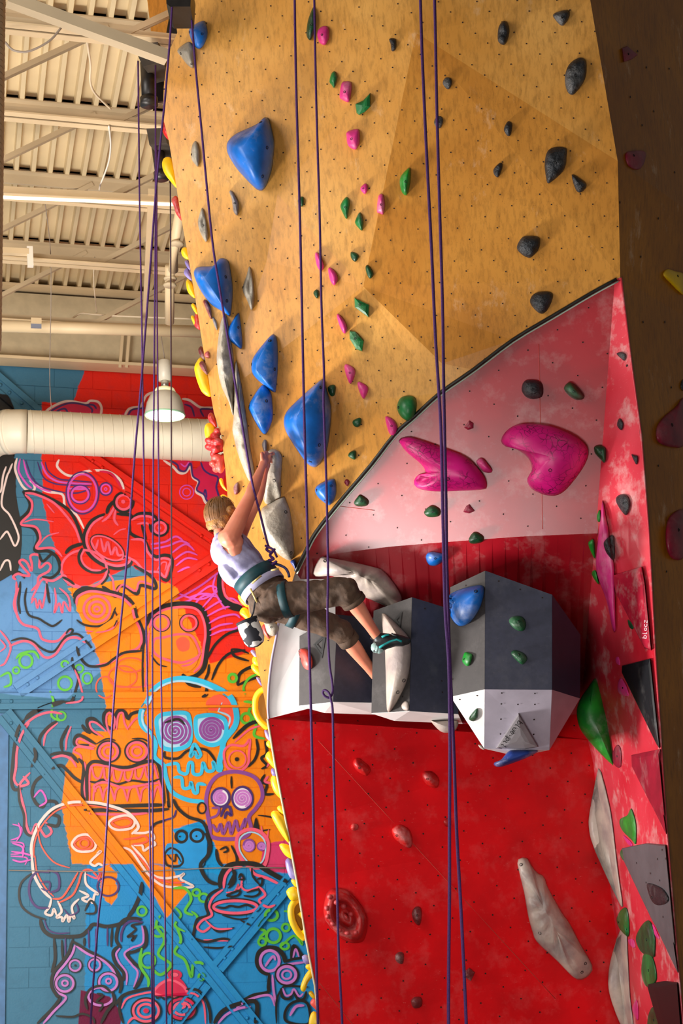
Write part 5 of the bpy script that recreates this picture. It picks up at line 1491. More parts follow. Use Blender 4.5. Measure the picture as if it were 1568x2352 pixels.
# pendant lamp
Lc = onwall(378.5, 955, 15.6); sc = Lc.y / F
lp = empty('pendant_lamp', Lc, 'white high bay pendant lamp with a ribbed neck hanging over the duct', 'lamp')
M_wh = mat('lamp_white_enamel', (226, 218, 200), .35, .04); M_al = mat('lamp_aluminium', (200, 196, 188), .3, metal=.8)
adopt(lathe('reflector', [(48*sc, 0), (47.5*sc, 6*sc), (43*sc, 30*sc), (36*sc, 47*sc), (26*sc, 57*sc), (22*sc, 60*sc), (20*sc, 60*sc), (25*sc, 54*sc), (34*sc, 44*sc), (41*sc, 28*sc), (45*sc, 5*sc)], Lc, M_wh, n=48, close=False), lp)
adopt(lathe('diffuser', [(45*sc, 2*sc), (.001, 4*sc)], Lc, mat('lamp_glow', (255, 255, 248), .4, emit=4), n=48, close=False), lp)
adopt(lathe('rim', [(47*sc, -1*sc), (49*sc, 1*sc), (48*sc, 3*sc)], Lc, mat('green_rim', (170, 220, 180), .4), n=48, close=False), lp)
adopt(lathe('collar', [(27*sc, 56*sc), (22*sc, 66*sc), (12*sc, 70*sc)], Lc, mat('lamp_top_glow', (250, 246, 190), .4, emit=.4), n=32), lp)
adopt(lathe('stem', [(9*sc, 66*sc), (9*sc, 88*sc)], Lc, M_al, n=20), lp)
adopt(lathe('ballast', [(16*sc, 86*sc), (16*sc, 134*sc), (10*sc, 138*sc)], Lc, M_wh, n=24), lp)
for k in range(14):
    a_ = 2 * math.pi * k / 14; adopt(bar('fin', Lc + Vector((math.cos(a_)*17*sc, math.sin(a_)*17*sc, 86*sc)), Lc + Vector((math.cos(a_)*17*sc, math.sin(a_)*17*sc, 134*sc)), .012, .012, M_wh), lp)
for sx in (-1, 1): adopt(bar('bracket', Lc + Vector((sx*23*sc, 0, 64*sc)), Lc + Vector((sx*23*sc, 0, 140*sc)), .016, .02, M_wh), lp)
adopt(tube('hanger_cable', [Lc + Vector((-.0, 0, 138*sc)), onwall(371, 780, 15.6), onwall(368, 748, 15.6)], .005, mat('cable_grey', (150, 134, 120), .5), n=6), lp)
l = bpy.data.lights.new('lamp_bulb', 'SPOT'); l.energy = 120; l.spot_size = R(110); l.color = (1, .97, .9); l.shadow_soft_size = .12
o = bpy.data.objects.new('lamp_bulb', l); COL.objects.link(o); o.location = Lc - Vector((0, 0, .03)); o.parent = lp; o.matrix_parent_inverse = Matrix.Translation(lp.location).inverted()
# plywood return and black rollers at the top of the climbing wall
bp_ = empty('rear_plywood_wall', P(380, 100, 11), 'strip of rear plywood wall behind the rollers at the top', 'climbing wall')
adopt(mesh('plywood_panel', [P(330, -70, 11), P(410, -70, 11), P(420, 300, 11), P(398, 300, 11), P(352, 120, 11)], [(0, 1, 2, 3, 4)], M_plyD), bp_)
adopt(mesh('dark_gap', [P(388, 40, 10.8), P(398, 12, 10.8), P(410, 75, 10.8), P(386, 122, 10.8), P(372, 132, 10.8)], [(0, 1, 2, 3, 4)], mat('dark_void', (20, 18, 16), .9)), bp_)
M_blk = mat('black_steel', (44, 40, 38), .38, .2, metal=.3, nscale=20)
def roller(u0, v0, u1, v1, y, r, label, plate):
    A, Bq = P(u0, v0, y), P(u1, v1, y); root = empty('rope_roller', A, label, 'rope anchor', 'black rope rollers')
    ax = (Bq - A).normalized(); L = (Bq - A).length
    adopt(lathe('roller', [(r, 0), (r, L)], A, M_blk, n=28, axis=ax), root)
    adopt(lathe('end_cap', [(r * 1.25, -.02), (r * 1.25, .03)], Bq, M_blk, n=28, axis=ax), root)
    f = [P(u, v, y - .13) for u, v in plate]; b_ = [q + Vector((.06, .22, 0)) for q in f]; n = len(f)
    o = fixn(mesh('bracket_plate', f + b_, [tuple(range(n)), tuple(range(n, 2*n))[::-1]] + [(k, (k+1) % n, n+(k+1) % n, n+k) for k in range(n)], mat('sooty_steel', (72, 64, 56), .6, .3))); adopt(o, root)
    f = [P(u, v, y + .12) for u, v in ((u1 - r*F/y, v1 - 45), (u1 + r*F/y + 16, v1 - 50), (u1 + r*F/y + 22, v1 - 2), (u1 - r*F/y + 8, v1 + 8))]
    o = mesh('side_plate', f + [q + Vector((0, .02, 0)) for q in f], [(0, 1, 2, 3), (7, 6, 5, 4), (0, 1, 5, 4), (1, 2, 6, 5), (2, 3, 7, 6), (3, 0, 4, 7)], M_blk); adopt(o, root)
roller(338, 145, 342, 232, 10.2, .047, 'black steel rope roller highest at left, below the brace end', pts('313,120 318,103 362,96 370,142 328,153'))
roller(361, 330, 371, 402, 10.9, .044, 'black steel rope roller second down, beside the long yellow hold', pts('336,295 374,294 383,328 366,329 343,333'))
o = P(408, 2, 9.3); rb = empty('rope_roller', o, 'black roller housing cut by the top edge above the plywood corner', 'rope anchor')
f = [P(u, v, 9.3) for u, v in pts('380,-40 440,-40 437,15 390,15 382,8')]; n = 5; b_ = [q + Vector((0, .25, 0)) for q in f]
adopt(fixn(mesh('housing', f + b_, [tuple(range(n)), tuple(range(n, 2*n))[::-1]] + [(k, (k+1) % n, n+(k+1) % n, n+k) for k in range(n)], M_blk)), rb)
f = [P(u, v, 9.4) for u, v in pts('423,15 436,15 428,28')]; adopt(mesh('tab', f + [q + Vector((0, .03, 0)) for q in f], [(0, 1, 2), (5, 4, 3), (0, 1, 4, 3), (1, 2, 5, 4), (2, 0, 3, 5)], M_blk), rb)
# ================================================================== ROPES
M_rope = mat('purple_rope', (78, 26, 104), .7, .3, c2=(46, 16, 74), nscale=160, bump=.3)
M_rope2 = mat('dark_rope', (58, 40, 62), .7, .3, nscale=160)
def rope(pp, ys, r, label, m=M_rope, extra=None):
    q = pts(pp); n = len(q); y = [lerp(ys[0], ys[1], i / (n - 1)) for i in range(n)] if len(ys) == 2 else ys
    p3 = [tuple(P(u, v, yy)) for (u, v), yy in zip(q, y)]
    if q[-1][1] >= 2400: p3.append((p3[-1][0], p3[-1][1], .01))      # down to the mat
    if q[0][1] < 0: p3.insert(0, (p3[0][0], p3[0][1], ZT + .06))      # on up to the roof
    o = tube('climbing_rope', [Vector(x) for x in crom(p3, 5)], r, m, n=8); return tag(o, label, 'rope', 'climbing ropes')
G_ = .0085
rope('436,-40 447,130 460,270 486,540 504,661 531,826 554,964 577,1098 587,1142 596,1175 612,1240 617,1256', (9.45, 9.72), .0068, 'purple rope running from the top edge down to the climber\'s harness knot')
rope('676,-40 680,200 688,480 693,700 699,980 706,1230 708,1400 712,1560 718,1800 723,2100 731,2400', (9.0, 8.9), G_*.85, 'purple rope hanging straight, first right of the climber\'s hips')
rope('721,-40 726,230 734,500 738,700 744,860 743,930 749,1100 753,1300 752,1420 756,1520 763,1570 763,1592 756,1602 746,1599 741,1590 746,1585 755,1592 760,1608 764,1640 766,1760 770,1900 774,2050 778,2200 787,2400', [9.0]*13 + [9.0, 8.99, 8.98, 8.97, 8.965, 8.96, 8.955, 8.95] + [8.95]*7, G_*.78, 'wavy purple rope with a small curl at volume height')
rope('964,-40 975,260 990,560 1000,780 1012,980 1017,1200 1022,1400 1030,1520 1033,1700 1032,1900 1032,2050 1030,2400', (8.0, 7.8), .0078, 'purple rope of the right pair, starting left at the top')
rope('997,-40 1003,250 1010,500 1016,700 1019,900 1024,1150 1026,1300 1032,1500 1041,1700 1048,1900 1056,2048 1062,2164 1072,2400', (8.1, 7.9), .0078, 'purple rope of the right pair, starting and ending on the right')
rope('397,-40 382,190 368,330 357,450 343,640 325,870 309,1050 290,1300 262,1600 240,1980 225,2120 206,2400', (9.3, 10.2), .0065, 'slanting purple rope that ends furthest left at the bottom')
rope('317,140 319,330 321,500 325,700 327,850 332,1200 337,1500 344,1900 350,2400', (10.0, 10.3), .0055, 'thin purple rope hanging from the left side of the highest roller')
rope('357,150 357,480 354,850 351,1200 350,1500 351,1990 354,2400', (10.05, 10.3), .0055, 'thin purple rope hanging from the right side of the highest roller')
rope('360,330 360,600 362,850 368,1410 377,1990 383,2400', (10.8, 10.6), .0055, 'thin purple rope hanging from the second roller')
rope('391,415 393,850 394,1410 396,1990 395,2400', (10.8, 10.6), .0050, 'thin dark rope furthest right of the left bundle', M_rope2)
# ================================================================== LETTERING AND EMBLEMS
def flat_on(poly2, m, parent, name, lift=.0022, bv=None):
    """poly in pixels laid on whatever surface is behind, as a thin printed mark"""
    vs = []
    for u, v in poly2:
        h = (bv or BV).ray_cast(O, ray(u, v).normalized())
        if h[0] is None: return
        vs.append(h[0] - ray(u, v).normalized() * (lift * 3))
    o = mesh(name, vs, [tuple(range(len(vs)))], m)
    if parent is not None:
        if parent.type == 'EMPTY': adopt(o, parent)
        else: adopt(o, parent)
    return o
M_ink = mat('black_print', (26, 24, 24), .5)
def quad_strip(poly, inner): return [[poly[i], poly[(i+1) % len(poly)], inner[(i+1) % len(poly)], inner[i]] for i in range(len(poly))]
def emblem(cx, cy, s, parent, sk=1):
    # bent triangle made of three bars
    A, Bq, C = (-18, 4), (17, -29), (6, 42)
    a, b, c = (-7, 3), (8, -10), (4, 16)
    for q in quad_strip([A, Bq, C], [a, b, c]):
        m_ = [(lerp(q[0][0], q[3][0], .465), lerp(q[0][1], q[3][1], .465)), (lerp(q[1][0], q[2][0], .465), lerp(q[1][1], q[2][1], .465))]
        m2 = [(lerp(q[0][0], q[3][0], .535), lerp(q[0][1], q[3][1], .535)), (lerp(q[1][0], q[2][0], .535), lerp(q[1][1], q[2][1], .535))]
        for z in ([q[0], q[1], m_[1], m_[0]], [m2[0], m2[1], q[2], q[3]]):
            flat_on([(cx + x * s * sk, cy + y * s) for x, y in z], M_ink, parent, 'emblem_bar', .004, VB[parent.name])
emblem(734, 1477, .86, vol1)
emblem(914, 1421, .66, vol2, .8)
GL = { # stroke letters, unit box x 0..1, y 0 (base)..1 (x height), ascender 1.6
 'b': [[(0, 1.6), (0, 0)], [(0, .9), (.5, 1), (.8, .7), (.8, .3), (.5, 0), (0, .1)]],
 'l': [[(.2, 1.6), (.2, 0)], [(.2, 0), (.6, 0)]], 'u': [[(0, 1), (0, .2), (.3, 0), (.8, .1)], [(.8, 1), (.8, 0)]],
 'e': [[(0, .55), (.8, .55), (.7, .9), (.4, 1), (.1, .85), (0, .5), (.1, .15), (.4, 0), (.8, .1)]],
 '.': [[(.2, .4), (.45, .6)], [(.2, .6), (.45, .4)]],
 'p': [[(0, 1), (0, -.6)], [(0, .9), (.5, 1), (.8, .7), (.8, .3), (.5, 0), (0, .1)]],
 'i': [[(.2, 1), (.2, 0)], [(.2, 0), (.6, 0)]],
 'o': [[(.4, 0), (.05, .2), (.05, .8), (.4, 1), (.75, .8), (.75, .2), (.4, 0)]],
 'c': [[(.8, .9), (.4, 1), (.05, .75), (.05, .25), (.4, 0), (.8, .1)]], 'z': [[(0, 1), (.8, 1), (0, 0), (.8, 0)]]}
def lettering(txt, org, ax, ay, wpx, m, parent):
    x = 0
    for ch in txt:
        for st_ in GL[ch]:
            for (x0, y0), (x1, y1) in zip(st_, st_[1:]):
                a_ = (org[0] + (x + x0) * ax[0] + y0 * ay[0], org[1] + (x + x0) * ax[1] + y0 * ay[1]); b_ = (org[0] + (x + x1) * ax[0] + y1 * ay[0], org[1] + (x + x1) * ax[1] + y1 * ay[1])
                dx, dy = b_[0] - a_[0], b_[1] - a_[1]; l = math.hypot(dx, dy) or 1; nx, ny = -dy / l * wpx / 2, dx / l * wpx / 2
                flat_on([(a_[0] + nx, a_[1] + ny), (b_[0] + nx, b_[1] + ny), (b_[0] - nx, b_[1] - ny), (a_[0] - nx, a_[1] - ny)], m, parent, 'letter_stroke', .0016)
        x += 1.15
BV = all_bvh()
pv = [pyr.location + v.co for v in pyr.data.vertices]; SURF.append((pv, [tuple(p.vertices) for p in pyr.data.polygons])); BV = all_bvh()
# the word stands upside down, reading from the top of the slope to its foot
lettering('blue.pill', (1190, 1655), (-4.6, 6.6), (6.4, 4.6), 1.6, M_ink, pyr)
wr = [o for o in COL.objects if o.get('label', '').startswith('wine red wedge')][0]
SURF.append(([wr.location + v.co for v in wr.data.vertices], [tuple(p.vertices) for p in wr.data.polygons])); BV = all_bvh()
lettering('blocz', (1484, 1466), (.4, -7.6), (-6.2, -.6), 1.6, mat('white_print', (226, 200, 206), .5), wr)
# ================================================================== CLIMBER
M_skin = mat('skin', (226, 142, 112), .5, .1, c2=(214, 120, 92), nscale=6)
sk_ = MC['skin'].node_tree.nodes['Principled BSDF']; sk_.inputs['Subsurface Weight'].default_value = .12; sk_.inputs['Subsurface Radius'].default_value = (.02, .008, .004)
M_tank = mat('lilac_grey_jersey', (168, 164, 194), .85, .12, c2=(140, 136, 172), nscale=14, bump=.12)
M_pant = mat('brown_cotton', (84, 62, 46), .85, .25, nscale=16, bump=.18)
M_hair = mat('light_brown_hair', (172, 118, 50), .5, .2, c2=(104, 62, 24), nscale=30, bump=.4)
M_teal = mat('teal_webbing', (8, 60, 68), .6, .2, nscale=20)
M_lil = mat('lilac_webbing', (170, 166, 196), .6, .1)
def capsule(bm, chain, seg=16):
    """chain of (point, radius[, depth radius]) joined as one tapering closed body"""
    for (p, r), (q, s) in zip(chain, chain[1:]):
        ax = q - p; L = ax.length; rot = ax.to_track_quat('Z', 'Y').to_matrix()
        for c_, rr in ((p, r), (q, s)): ell_bm(bm, c_, (rr, rr, rr), None, 2)
        vs = [[bm.verts.new(b_ + rot @ Vector((math.cos(2*math.pi*k/seg) * rr, math.sin(2*math.pi*k/seg) * rr, 0))) for k in range(seg)] for b_, rr in ((p, r), (q, s))]
        for k in range(seg): bm.faces.new((vs[0][k], vs[0][(k+1) % seg], vs[1][(k+1) % seg], vs[1][k]))
        bm.faces.new(vs[0][::-1]); bm.faces.new(vs[1])
J = dict(hipR=P(634, 1380, 9.62), hipL=P(648, 1392, 9.86), kneR=P(795, 1357, 9.535), ankR=P(866, 1462, 9.70), kneL=P(783, 1448, 9.93), ankL=P(868, 1560, 10.19),
         shR=P(527, 1237, 9.60), elR=P(574, 1140, 9.66), wrR=P(601, 1074, 9.86), haR=P(609, 1052, 9.95),
         shL=P(548, 1224, 9.90), elL=P(591, 1146, 9.90), wrL=P(608, 1080, 9.97), haL=P(616, 1054, 10.03),
         neck=P(509, 1226, 9.76), head=P(511, 1186, 9.77), ches=P(536, 1266, 9.76), wai=P(585, 1325, 9.76), pel=P(622, 1375, 9.74))
root = empty('person', J['pel'], 'climber in grey tank top and brown trousers leaning back with one foot on a volume', 'person')
tors = (J['ches'] - J['pel']).normalized()
side_ = (J['shL'] - J['shR']).normalized(); fwd = tors.cross(side_).normalized(); side_ = fwd.cross(tors)
TR_ = Matrix((side_, fwd, tors)).transposed()
def torso(bm, g, parts_):
    for c_, a_, b_, l_ in parts_: ell_bm(bm, c_, (a_ + g, b_ + g, l_ + g), TR_)
TP = [(J['ches'], .155, .105, .13), (J['ches'].lerp(J['wai'], .45), .145, .10, .12), (J['wai'], .132, .095, .11)]
PP = [(J['pel'], .155, .115, .11), (J['wai'].lerp(J['pel'], .55), .14, .10, .09)]
body = bmesh.new()
torso(body, 0, TP + PP)
capsule(body, [(J['shR'], .060), (J['shR'].lerp(J['elR'], .35), .052), (J['elR'], .037), (J['elR'].lerp(J['wrR'], .3), .038), (J['wrR'], .023)])
capsule(body, [(J['shL'], .058), (J['shL'].lerp(J['elL'], .35), .046), (J['elL'], .034), (J['elL'].lerp(J['wrL'], .3), .034), (J['wrL'], .022)])
capsule(body, [(J['ches'] + tors * .07, .08), (J['neck'], .05), (J['head'], .05)])
capsule(body, [(J['ches'] + tors * .09, .06), (J['shR'], .062)]); capsule(body, [(J['ches'] + tors * .09, .06), (J['shL'], .06)])
ell_bm(body, P(536, 1262, 9.64), (.055, .05, .065)); ell_bm(body, P(536, 1244, 9.62), (.06, .05, .05))
for a_, b_, c_ in (('hipR', 'kneR', 'ankR'), ('hipL', 'kneL', 'ankL')):
    H_, K_, A_ = J[a_], J[b_], J[c_]
    capsule(body, [(H_, .09), (H_.lerp(K_, .5), .075), (K_, .054)]); capsule(body, [(K_, .052), (K_.lerp(A_, .35), .050), (K_.lerp(A_, .75), .034), (A_, .030)])
# head
hd = J['head']; look = Vector((.80, .58, .10)).normalized(); hs = look.cross(UP).normalized(); hu = hs.cross(look)
HR = Matrix((hs, look, hu)).transposed()
ell_bm(body, hd, (.074, .092, .10), HR); ell_bm(body, hd + look * .035 - hu * .05, (.055, .065, .06), HR)
ell_bm(body, hd + look * .098 - hu * .02, (.013, .022, .02), HR)      # nose
for sg in (-1, 1):
    ell_bm(body, hd + hs * .074 * sg - hu * .012, (.012, .02, .03), HR)
    ell_bm(body, hd + hs * .03 * sg + look * .075 + hu * .012, (.02, .012, .01), HR)
ell_bm(body, hd + look * .088 - hu * .055, (.024, .012, .008), HR)    # lips
# hands
def hand(W_, Hc, side, tips):
    """palm between wrist and knuckles, four fingers bent over the hold edge and a thumb from the palm side"""
    ax = (Hc - W_).normalized(); sd = (side - ax * side.dot(ax)).normalized(); nr = ax.cross(sd)
    M_ = Matrix((sd, nr, ax)).transposed()
    capsule(body, [(W_, .024), (W_.lerp(Hc, .5), .026)])
    ell_bm(body, W_.lerp(Hc, .75), (.040, .017, .045), M_)
    for i, (dx, L) in enumerate(((-.030, .036), (-.010, .042), (.010, .040), (.029, .031))):
        a0 = Hc + sd * dx + ax * .012; a1 = a0 + (ax * .7 + tips * .7).normalized() * L; a2 = a1 + (tips * 1.0 + ax * .1).normalized() * L * .75; a3 = a2 + (tips * .7 - ax * .6).normalized() * L * .5
        capsule(body, [(a0, .0095), (a1, .0088), (a2, .008), (a3, .007)], 10)
    t0 = W_.lerp(Hc, .45) + sd * .028; t1 = t0 + (sd * .7 + ax * .7).normalized() * .035; t2 = t1 + (ax * .8 + tips * .5).normalized() * .03
    capsule(body, [(t0, .012), (t1, .010), (t2, .008)], 10)
hand(J['wrR'], J['haR'], Vector((-.3, -1, 0)), Vector((.35, .8, .15)))
hand(J['wrL'], J['haL'], Vector((.2, -1, 0)), Vector((.4, .8, .15)))
bo = remesh('body', body, .0065, M_skin, None, smooth=2); adopt(bo, root)
for sg in (-1, 1):   # eyes
    e_ = hd + hs * .03 * sg + look * .084 + hu * .004
    bm = bmesh.new(); ell_bm(bm, e_, (.010, .008, .006), HR, 2); me = bpy.data.meshes.new('eye'); bm.to_mesh(me); bm.free(); o = link('eye', me, mat('eye_white', (230, 226, 220), .3), None, True); adopt(o, root)
# tank top: torso shell with arm holes cut away
bm = bmesh.new(); torso(bm, .016, TP)
capsule(bm, [(J['ches'] + tors * .05, .085), (J['neck'].lerp(J['ches'], .35), .070)])
ell_bm(bm, P(503, 1268, 9.74), (.05, .10, .075)); ell_bm(bm, P(527, 1320, 9.74), (.05, .11, .09), Matrix.Rotation(-.7, 3, 'Y')); ell_bm(bm, P(560, 1340, 9.74), (.06, .12, .06), Matrix.Rotation(-.7, 3, 'Y'))
tk = remesh('tank_top', bm, .007, M_tank, None, 3)
cut = [(P(533, 1243, 9.535), .092), (P(545, 1215, 9.62), .07), (J['shL'] + Vector((0, .04, 0)), .08), (J['neck'] + Vector((0, 0, .03)), .062), (P(520, 1235, 9.52), .06)]
bm = bmesh.new(); bm.from_mesh(tk.data)
for v in bm.verts:   # drape folds
    s_ = (v.co - J['ches']).dot(tors); w_ = noise.noise(Vector((v.co.dot(side_) * 30 + s_ * 14, v.co.dot(fwd) * 30, s_ * 5))); v.co += v.normal * (.007 * w_)
dead = [f for f in bm.faces if any((f.calc_center_median() - c_).length < r_ for c_, r_ in cut) or (f.calc_center_median() - J['pel']).dot(tors) < .08]
bmesh.ops.delete(bm, geom=dead, context='FACES'); bm.to_mesh(tk.data); bm.free()
md = tk.modifiers.new('t', 'SOLIDIFY'); md.thickness = .004; adopt(tk, root)
# trousers
bm = bmesh.new(); torso(bm, .022, PP)
capsule(bm, [(J['hipR'], .108), (J['hipR'].lerp(J['kneR'], .3), .098), (J['hipR'].lerp(J['kneR'], .7), .086), (J['kneR'], .080), (J['kneR'].lerp(J['ankR'], .16), .074)])
capsule(bm, [(J['hipL'], .106), (J['hipL'].lerp(J['kneL'], .4), .088), (J['hipL'].lerp(J['kneL'], .8), .075), (J['kneL'], .068), (J['kneL'].lerp(J['ankL'], .12), .058)])
ell_bm(bm, P(612, 1392, 9.72), (.10, .13, .10))
pn = remesh('trousers', bm, .008, M_pant, None, 2)
bm = bmesh.new(); bm.from_mesh(pn.data)
thd = (J['kneR'] - J['hipR']).normalized()
for v in bm.verts:
    p = v.co; w_ = noise.noise(Vector((p.x * 9 + p.z * 16, p.y * 12, p.z * 9 - p.x * 14))); w2 = abs(noise.noise(Vector((p.x * 24, p.y * 18, p.z * 24 + p.x * 20)))); v.co += v.normal * (.013 * w_ + .006 * w2)
def past(c_, k0, k1, t_): a_ = J[k1] - J[k0]; return (c_ - J[k0]).dot(a_.normalized()) > a_.length * t_ and (c_ - J[k0]).length < .6
dead = [f for f in bm.faces if (past(f.calc_center_median(), 'kneR', 'ankR', .26) and f.calc_center_median().x > J['kneR'].x - .06 and f.calc_center_median().y < 9.78) or (f.calc_center_median().y > 9.75 and past(f.calc_center_median(), 'kneL', 'ankL', .20) and f.calc_center_median().x > J['kneL'].x - .08)]
bmesh.ops.delete(bm, geom=dead, context='FACES'); bm.to_mesh(pn.data); bm.free()
md = pn.modifiers.new('t', 'SOLIDIFY'); md.thickness = .006; adopt(pn, root)
def loop(name, c_, ax, r, w, m, ry=1.0, up=None, th=.006, n=28, par=root):
    ax = ax.normalized(); q = (up or Vector((0, 1, 0))); a_ = (q - ax * q.dot(ax)).normalized(); b_ = ax.cross(a_)
    vs, fs = [], []
    for k in range(n):
        t_ = 2 * math.pi * k / n; d_ = a_ * math.cos(t_) * r + b_ * math.sin(t_) * r * ry; dn = d_.normalized()
        vs += [c_ + d_ - ax * w / 2, c_ + d_ + ax * w / 2, c_ + d_ + dn * th + ax * w / 2, c_ + d_ + dn * th - ax * w / 2]
    for k in range(n):
        i, j = 4 * k, 4 * ((k + 1) % n)
        for e in range(4): fs.append((i + e, i + (e + 1) % 4, j + (e + 1) % 4, j + e))
    o = mesh(name, vs, fs, m, None, True); 
    if par is not None: adopt(o, par)
    return o
wc = J['wai'].lerp(J['pel'], .22)
loop('trouser_cuff', J['kneL'].lerp(J['ankL'], .17), J['ankL'] - J['kneL'], .058, .05, M_pant, th=.010)
loop('trouser_cuff', J['kneR'].lerp(J['ankR'], .22), J['ankR'] - J['kneR'], .071, .03, M_pant, th=.006)
# harness (a thing worn: kept as parts of the climber's outfit)
loop('waist_belt', wc + tors * .015, tors, .160, .075, M_teal, ry=.80, up=side_, th=.010)
loop('gear_loop', wc - tors * .042, tors, .168, .045, M_lil, ry=.80, up=side_, th=.006)
loop('leg_loop', J['hipR'].lerp(J['kneR'], .14), J['kneR'] - J['hipR'] + Vector((0, 0, .04)), .104, .05, M_teal, th=.007)
loop('leg_loop', J['hipL'].lerp(J['kneL'], .22), J['kneL'] - J['hipL'], .098, .05, M_teal, th=.007)
for a_, b_ in (((590, 1383), (575, 1352)), ((578, 1340), (600, 1322)), ((622, 1310), (640, 1306))):
    o = tube('buckle', [P(*a_, 9.535), P(*b_, 9.535)], .006, mat('brass', (214, 186, 120), .4, metal=.5), n=6); adopt(o, root)
# tie-in rope: knot, loop
kn = [(617, 1256), (612, 1262), (622, 1268), (630, 1262), (620, 1275), (628, 1284), (616, 1288), (628, 1296), (634, 1290), (622, 1300), (630, 1308)]
kp = [tuple(P(u, v, 9.70 + .02 * math.sin(i * 2.1))) for i, (u, v) in enumerate(kn)]
o = tube('tie_in_knot', [Vector(x) for x in crom(kp, 5)], .0085, M_rope, n=8); adopt(o, root)
o = tube('rope_tail', [P(609, 1253, 9.7), P(617, 1257, 9.69), P(628, 1262, 9.69), P(636, 1280, 9.69)], .007, M_rope, n=8); adopt(o, root)
o = tube('belay_loop', [Vector(x) for x in crom([tuple(P(u, v, 9.70)) for u, v in pts('628,1294 642,1298 655,1305 662,1316 664,1326')], 4)], .008, mat('dark_blue_webbing', (44, 40, 84), .6), n=8); adopt(o, root)
# hair
bm = bmesh.new()
ell_bm(bm, hd - look * .012 + hu * .014, (.088, .100, .104), HR); ell_bm(bm, hd - look * .055 - hu * .045, (.07, .055, .065), HR)
ell_bm(bm, P(489, 1203, 9.77), (.034, .06, .05)); ell_bm(bm, P(528, 1176, 9.74), (.042, .07, .04)); ell_bm(bm, P(510, 1196, 9.71), (.055, .04, .06))
hr = remesh('hair', bm, .005, M_hair, None, 1)
bm = bmesh.new(); bm.from_mesh(hr.data)
for v in bm.verts:
    d_ = v.co - hd; s_ = noise.noise(Vector((d_.dot(hs) * 50, d_.dot(look) * 12, d_.dot(hu) * 60))); v.co += v.normal * .003 * s_
dead = [f for f in bm.faces if (f.calc_center_median() - hd).dot(look) > .075 and (f.calc_center_median() - hd).dot(hu) < .05 or (f.calc_center_median() - hd).dot(hu) < -.085]
bmesh.ops.delete(bm, geom=dead, context='FACES'); bm.to_mesh(hr.data); bm.free(); adopt(hr, root)
strands = bmesh.new()
hs_v, hs_f = [], []
for k in range(230):
    a_ = random.uniform(-2.9, 2.9); el_ = random.uniform(.1, 1.3); n0 = len(hs_v)
    pth = []
    for t_ in range(7):
        e2 = el_ - t_ * .33
        d_ = (hs * math.sin(a_) + -look * math.cos(a_)) * math.cos(e2) + hu * math.sin(e2)
        if d_.dot(look) > .5 and e2 < .5: break
        pth.append(hd - look * .012 + hu * .014 + Vector((d_.dot(hs) * .093, d_.dot(look) * .106, d_.dot(hu) * .110)) @ Matrix((hs, look, hu)))
    if len(pth) < 3: continue
    for i, p in enumerate(pth):
        w_ = .0022 * (1 - i / len(pth)) + .0008; sd = (pth[min(i+1, len(pth)-1)] - pth[max(i-1, 0)]).cross(p - hd).normalized(); o_ = (p - hd).normalized()
        hs_v += [p - sd * w_, p + o_ * .002, p + sd * w_]
    for i in range(len(pth) - 1):
        b0 = n0 + 3 * i; hs_f += [(b0, b0+1, b0+4, b0+3), (b0+1, b0+2, b0+5, b0+4)]
strands.free()
o = mesh('hair_strands', hs_v, hs_f, mat('hair_dark_strands', (120, 76, 32), .5, .2), None, True); o['kind'] = 'stuff'; adopt(o, root)
# chalk bag hanging from the belt
cb = empty('chalk_bag', P(575, 1450, 9.58), 'black and white patterned chalk bag hanging from the climber\'s belt', 'bag')
M_bag = bpy.data.materials.new('patterned_cloth'); M_bag.use_nodes = True; t = NT(M_bag); nz = t.noise(13, 2, t.coord(), .4)
t.link(t.mix(t.math('GREATER_THAN', nz, .53), lin((34, 34, 42)), lin((214, 210, 204))), t.n['Principled BSDF'].inputs['Base Color']); t.n['Principled BSDF'].inputs['Roughness'].default_value = .8
axb = (P(590, 1480, 9.6) - P(566, 1422, 9.58)).normalized()
adopt(lathe('pouch', [(.062, 0), (.066, .03), (.066, .09), (.062, .125), (.048, .152), (.02, .165), (.001, .168)], P(566, 1425, 9.58), M_bag, n=32, axis=axb, close=False), cb)
adopt(lathe('rim', [(.060, -.006), (.066, -.004), (.066, .01), (.060, .012)], P(566, 1425, 9.58), mat('black_cloth', (30, 30, 36), .8), n=32, axis=axb, close=False), cb)
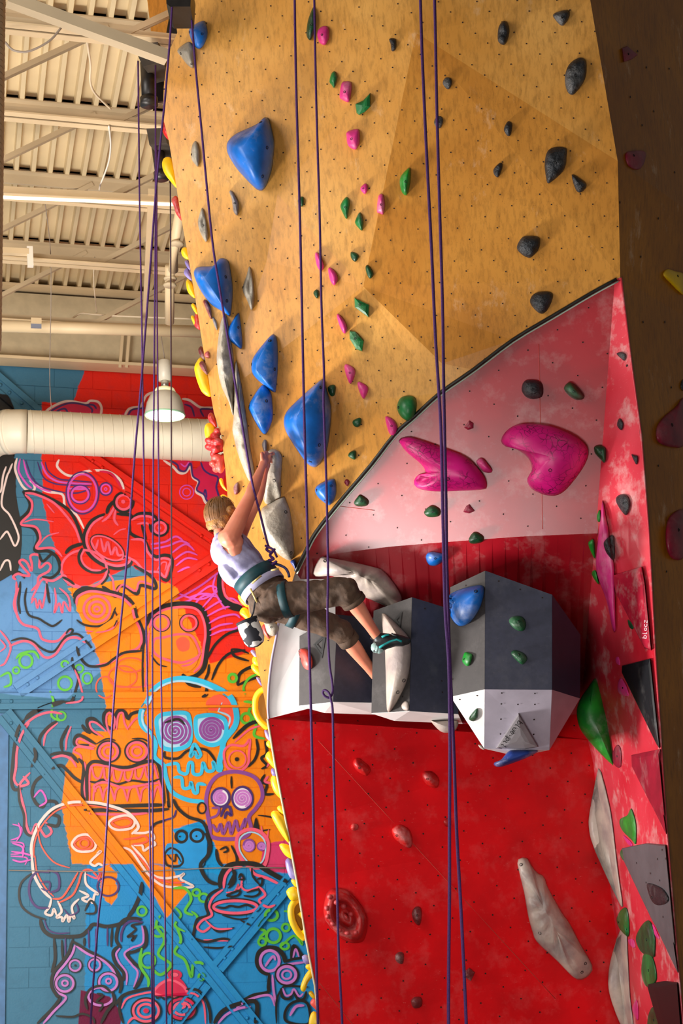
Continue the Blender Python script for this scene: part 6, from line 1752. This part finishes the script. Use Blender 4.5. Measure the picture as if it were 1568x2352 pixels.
adopt(lathe('lining', [(.060, .004), (.02, .02), (.001, .02)], P(566, 1425, 9.58), mat('black_cloth', (30, 30, 36), .8), n=32, axis=axb, close=False), cb)
adopt(tube('strap', [P(574, 1425, 9.58), P(582, 1405, 9.58), P(585, 1385, 9.58), P(590, 1372, 9.58)], .005, mat('black_cloth', (30, 30, 36), .8), n=8), cb)
adopt(tube('tab', [P(545, 1432, 9.58), P(556, 1438, 9.58)], .008, mat('white_print', (226, 200, 206), .5), n=8), cb)
# shoe
def shoe():
    A, Tp = J['ankR'], P(934, 1472, 9.70)
    heel = P(865, 1488, 9.70); bm = bmesh.new()
    capsule(bm, [(heel, .034), (P(885, 1476, 9.70), .040), (P(905, 1470, 9.70), .040), (P(922, 1472, 9.70), .034), (Tp, .024)])
    capsule(bm, [(P(870, 1466, 9.70), .036), (P(890, 1470, 9.70), .040)]); ell_bm(bm, P(900, 1478, 9.70), (.09, .036, .018))
    o = remesh('shoe', bm, .006, mat('black_rubber', (24, 30, 32), .5, .2), None, 2); adopt(o, root)
    rd = Vector((0, -.041, 0))
    for pp, c_ in ((((870, 1490), (882, 1483), (895, 1476), (910, 1471), (922, 1476)), 'teal_stripe'), (((876, 1466), (884, 1462), (893, 1460)), 'teal_stripe'), (((898, 1458), (906, 1462), (914, 1464)), 'black_rubber')):
        s_ = tube('stripe', [P(u, v, 9.70) + rd for u, v in pp], .0065, mat('teal_stripe', (20, 150, 150), .5) if c_ == 'teal_stripe' else mat('black_rubber', (24, 30, 32), .5, .2), n=8); adopt(s_, root)
    h_ = bmesh.new(); capsule(h_, [(P(864, 1487, 9.70), .034), (P(870, 1489, 9.70), .033)]); me = bpy.data.meshes.new('heel_rand'); h_.to_mesh(me); h_.free(); s_ = link('heel_rand', me, mat('pale_heel', (150, 180, 176), .5, .1), None, True); adopt(s_, root)
    l_ = tube('heel_tab', [P(858, 1470, 9.7), P(852, 1466, 9.7), P(856, 1460, 9.7)], .005, mat('black_cloth', (30, 30, 36), .8), n=6); adopt(l_, root)
shoe()
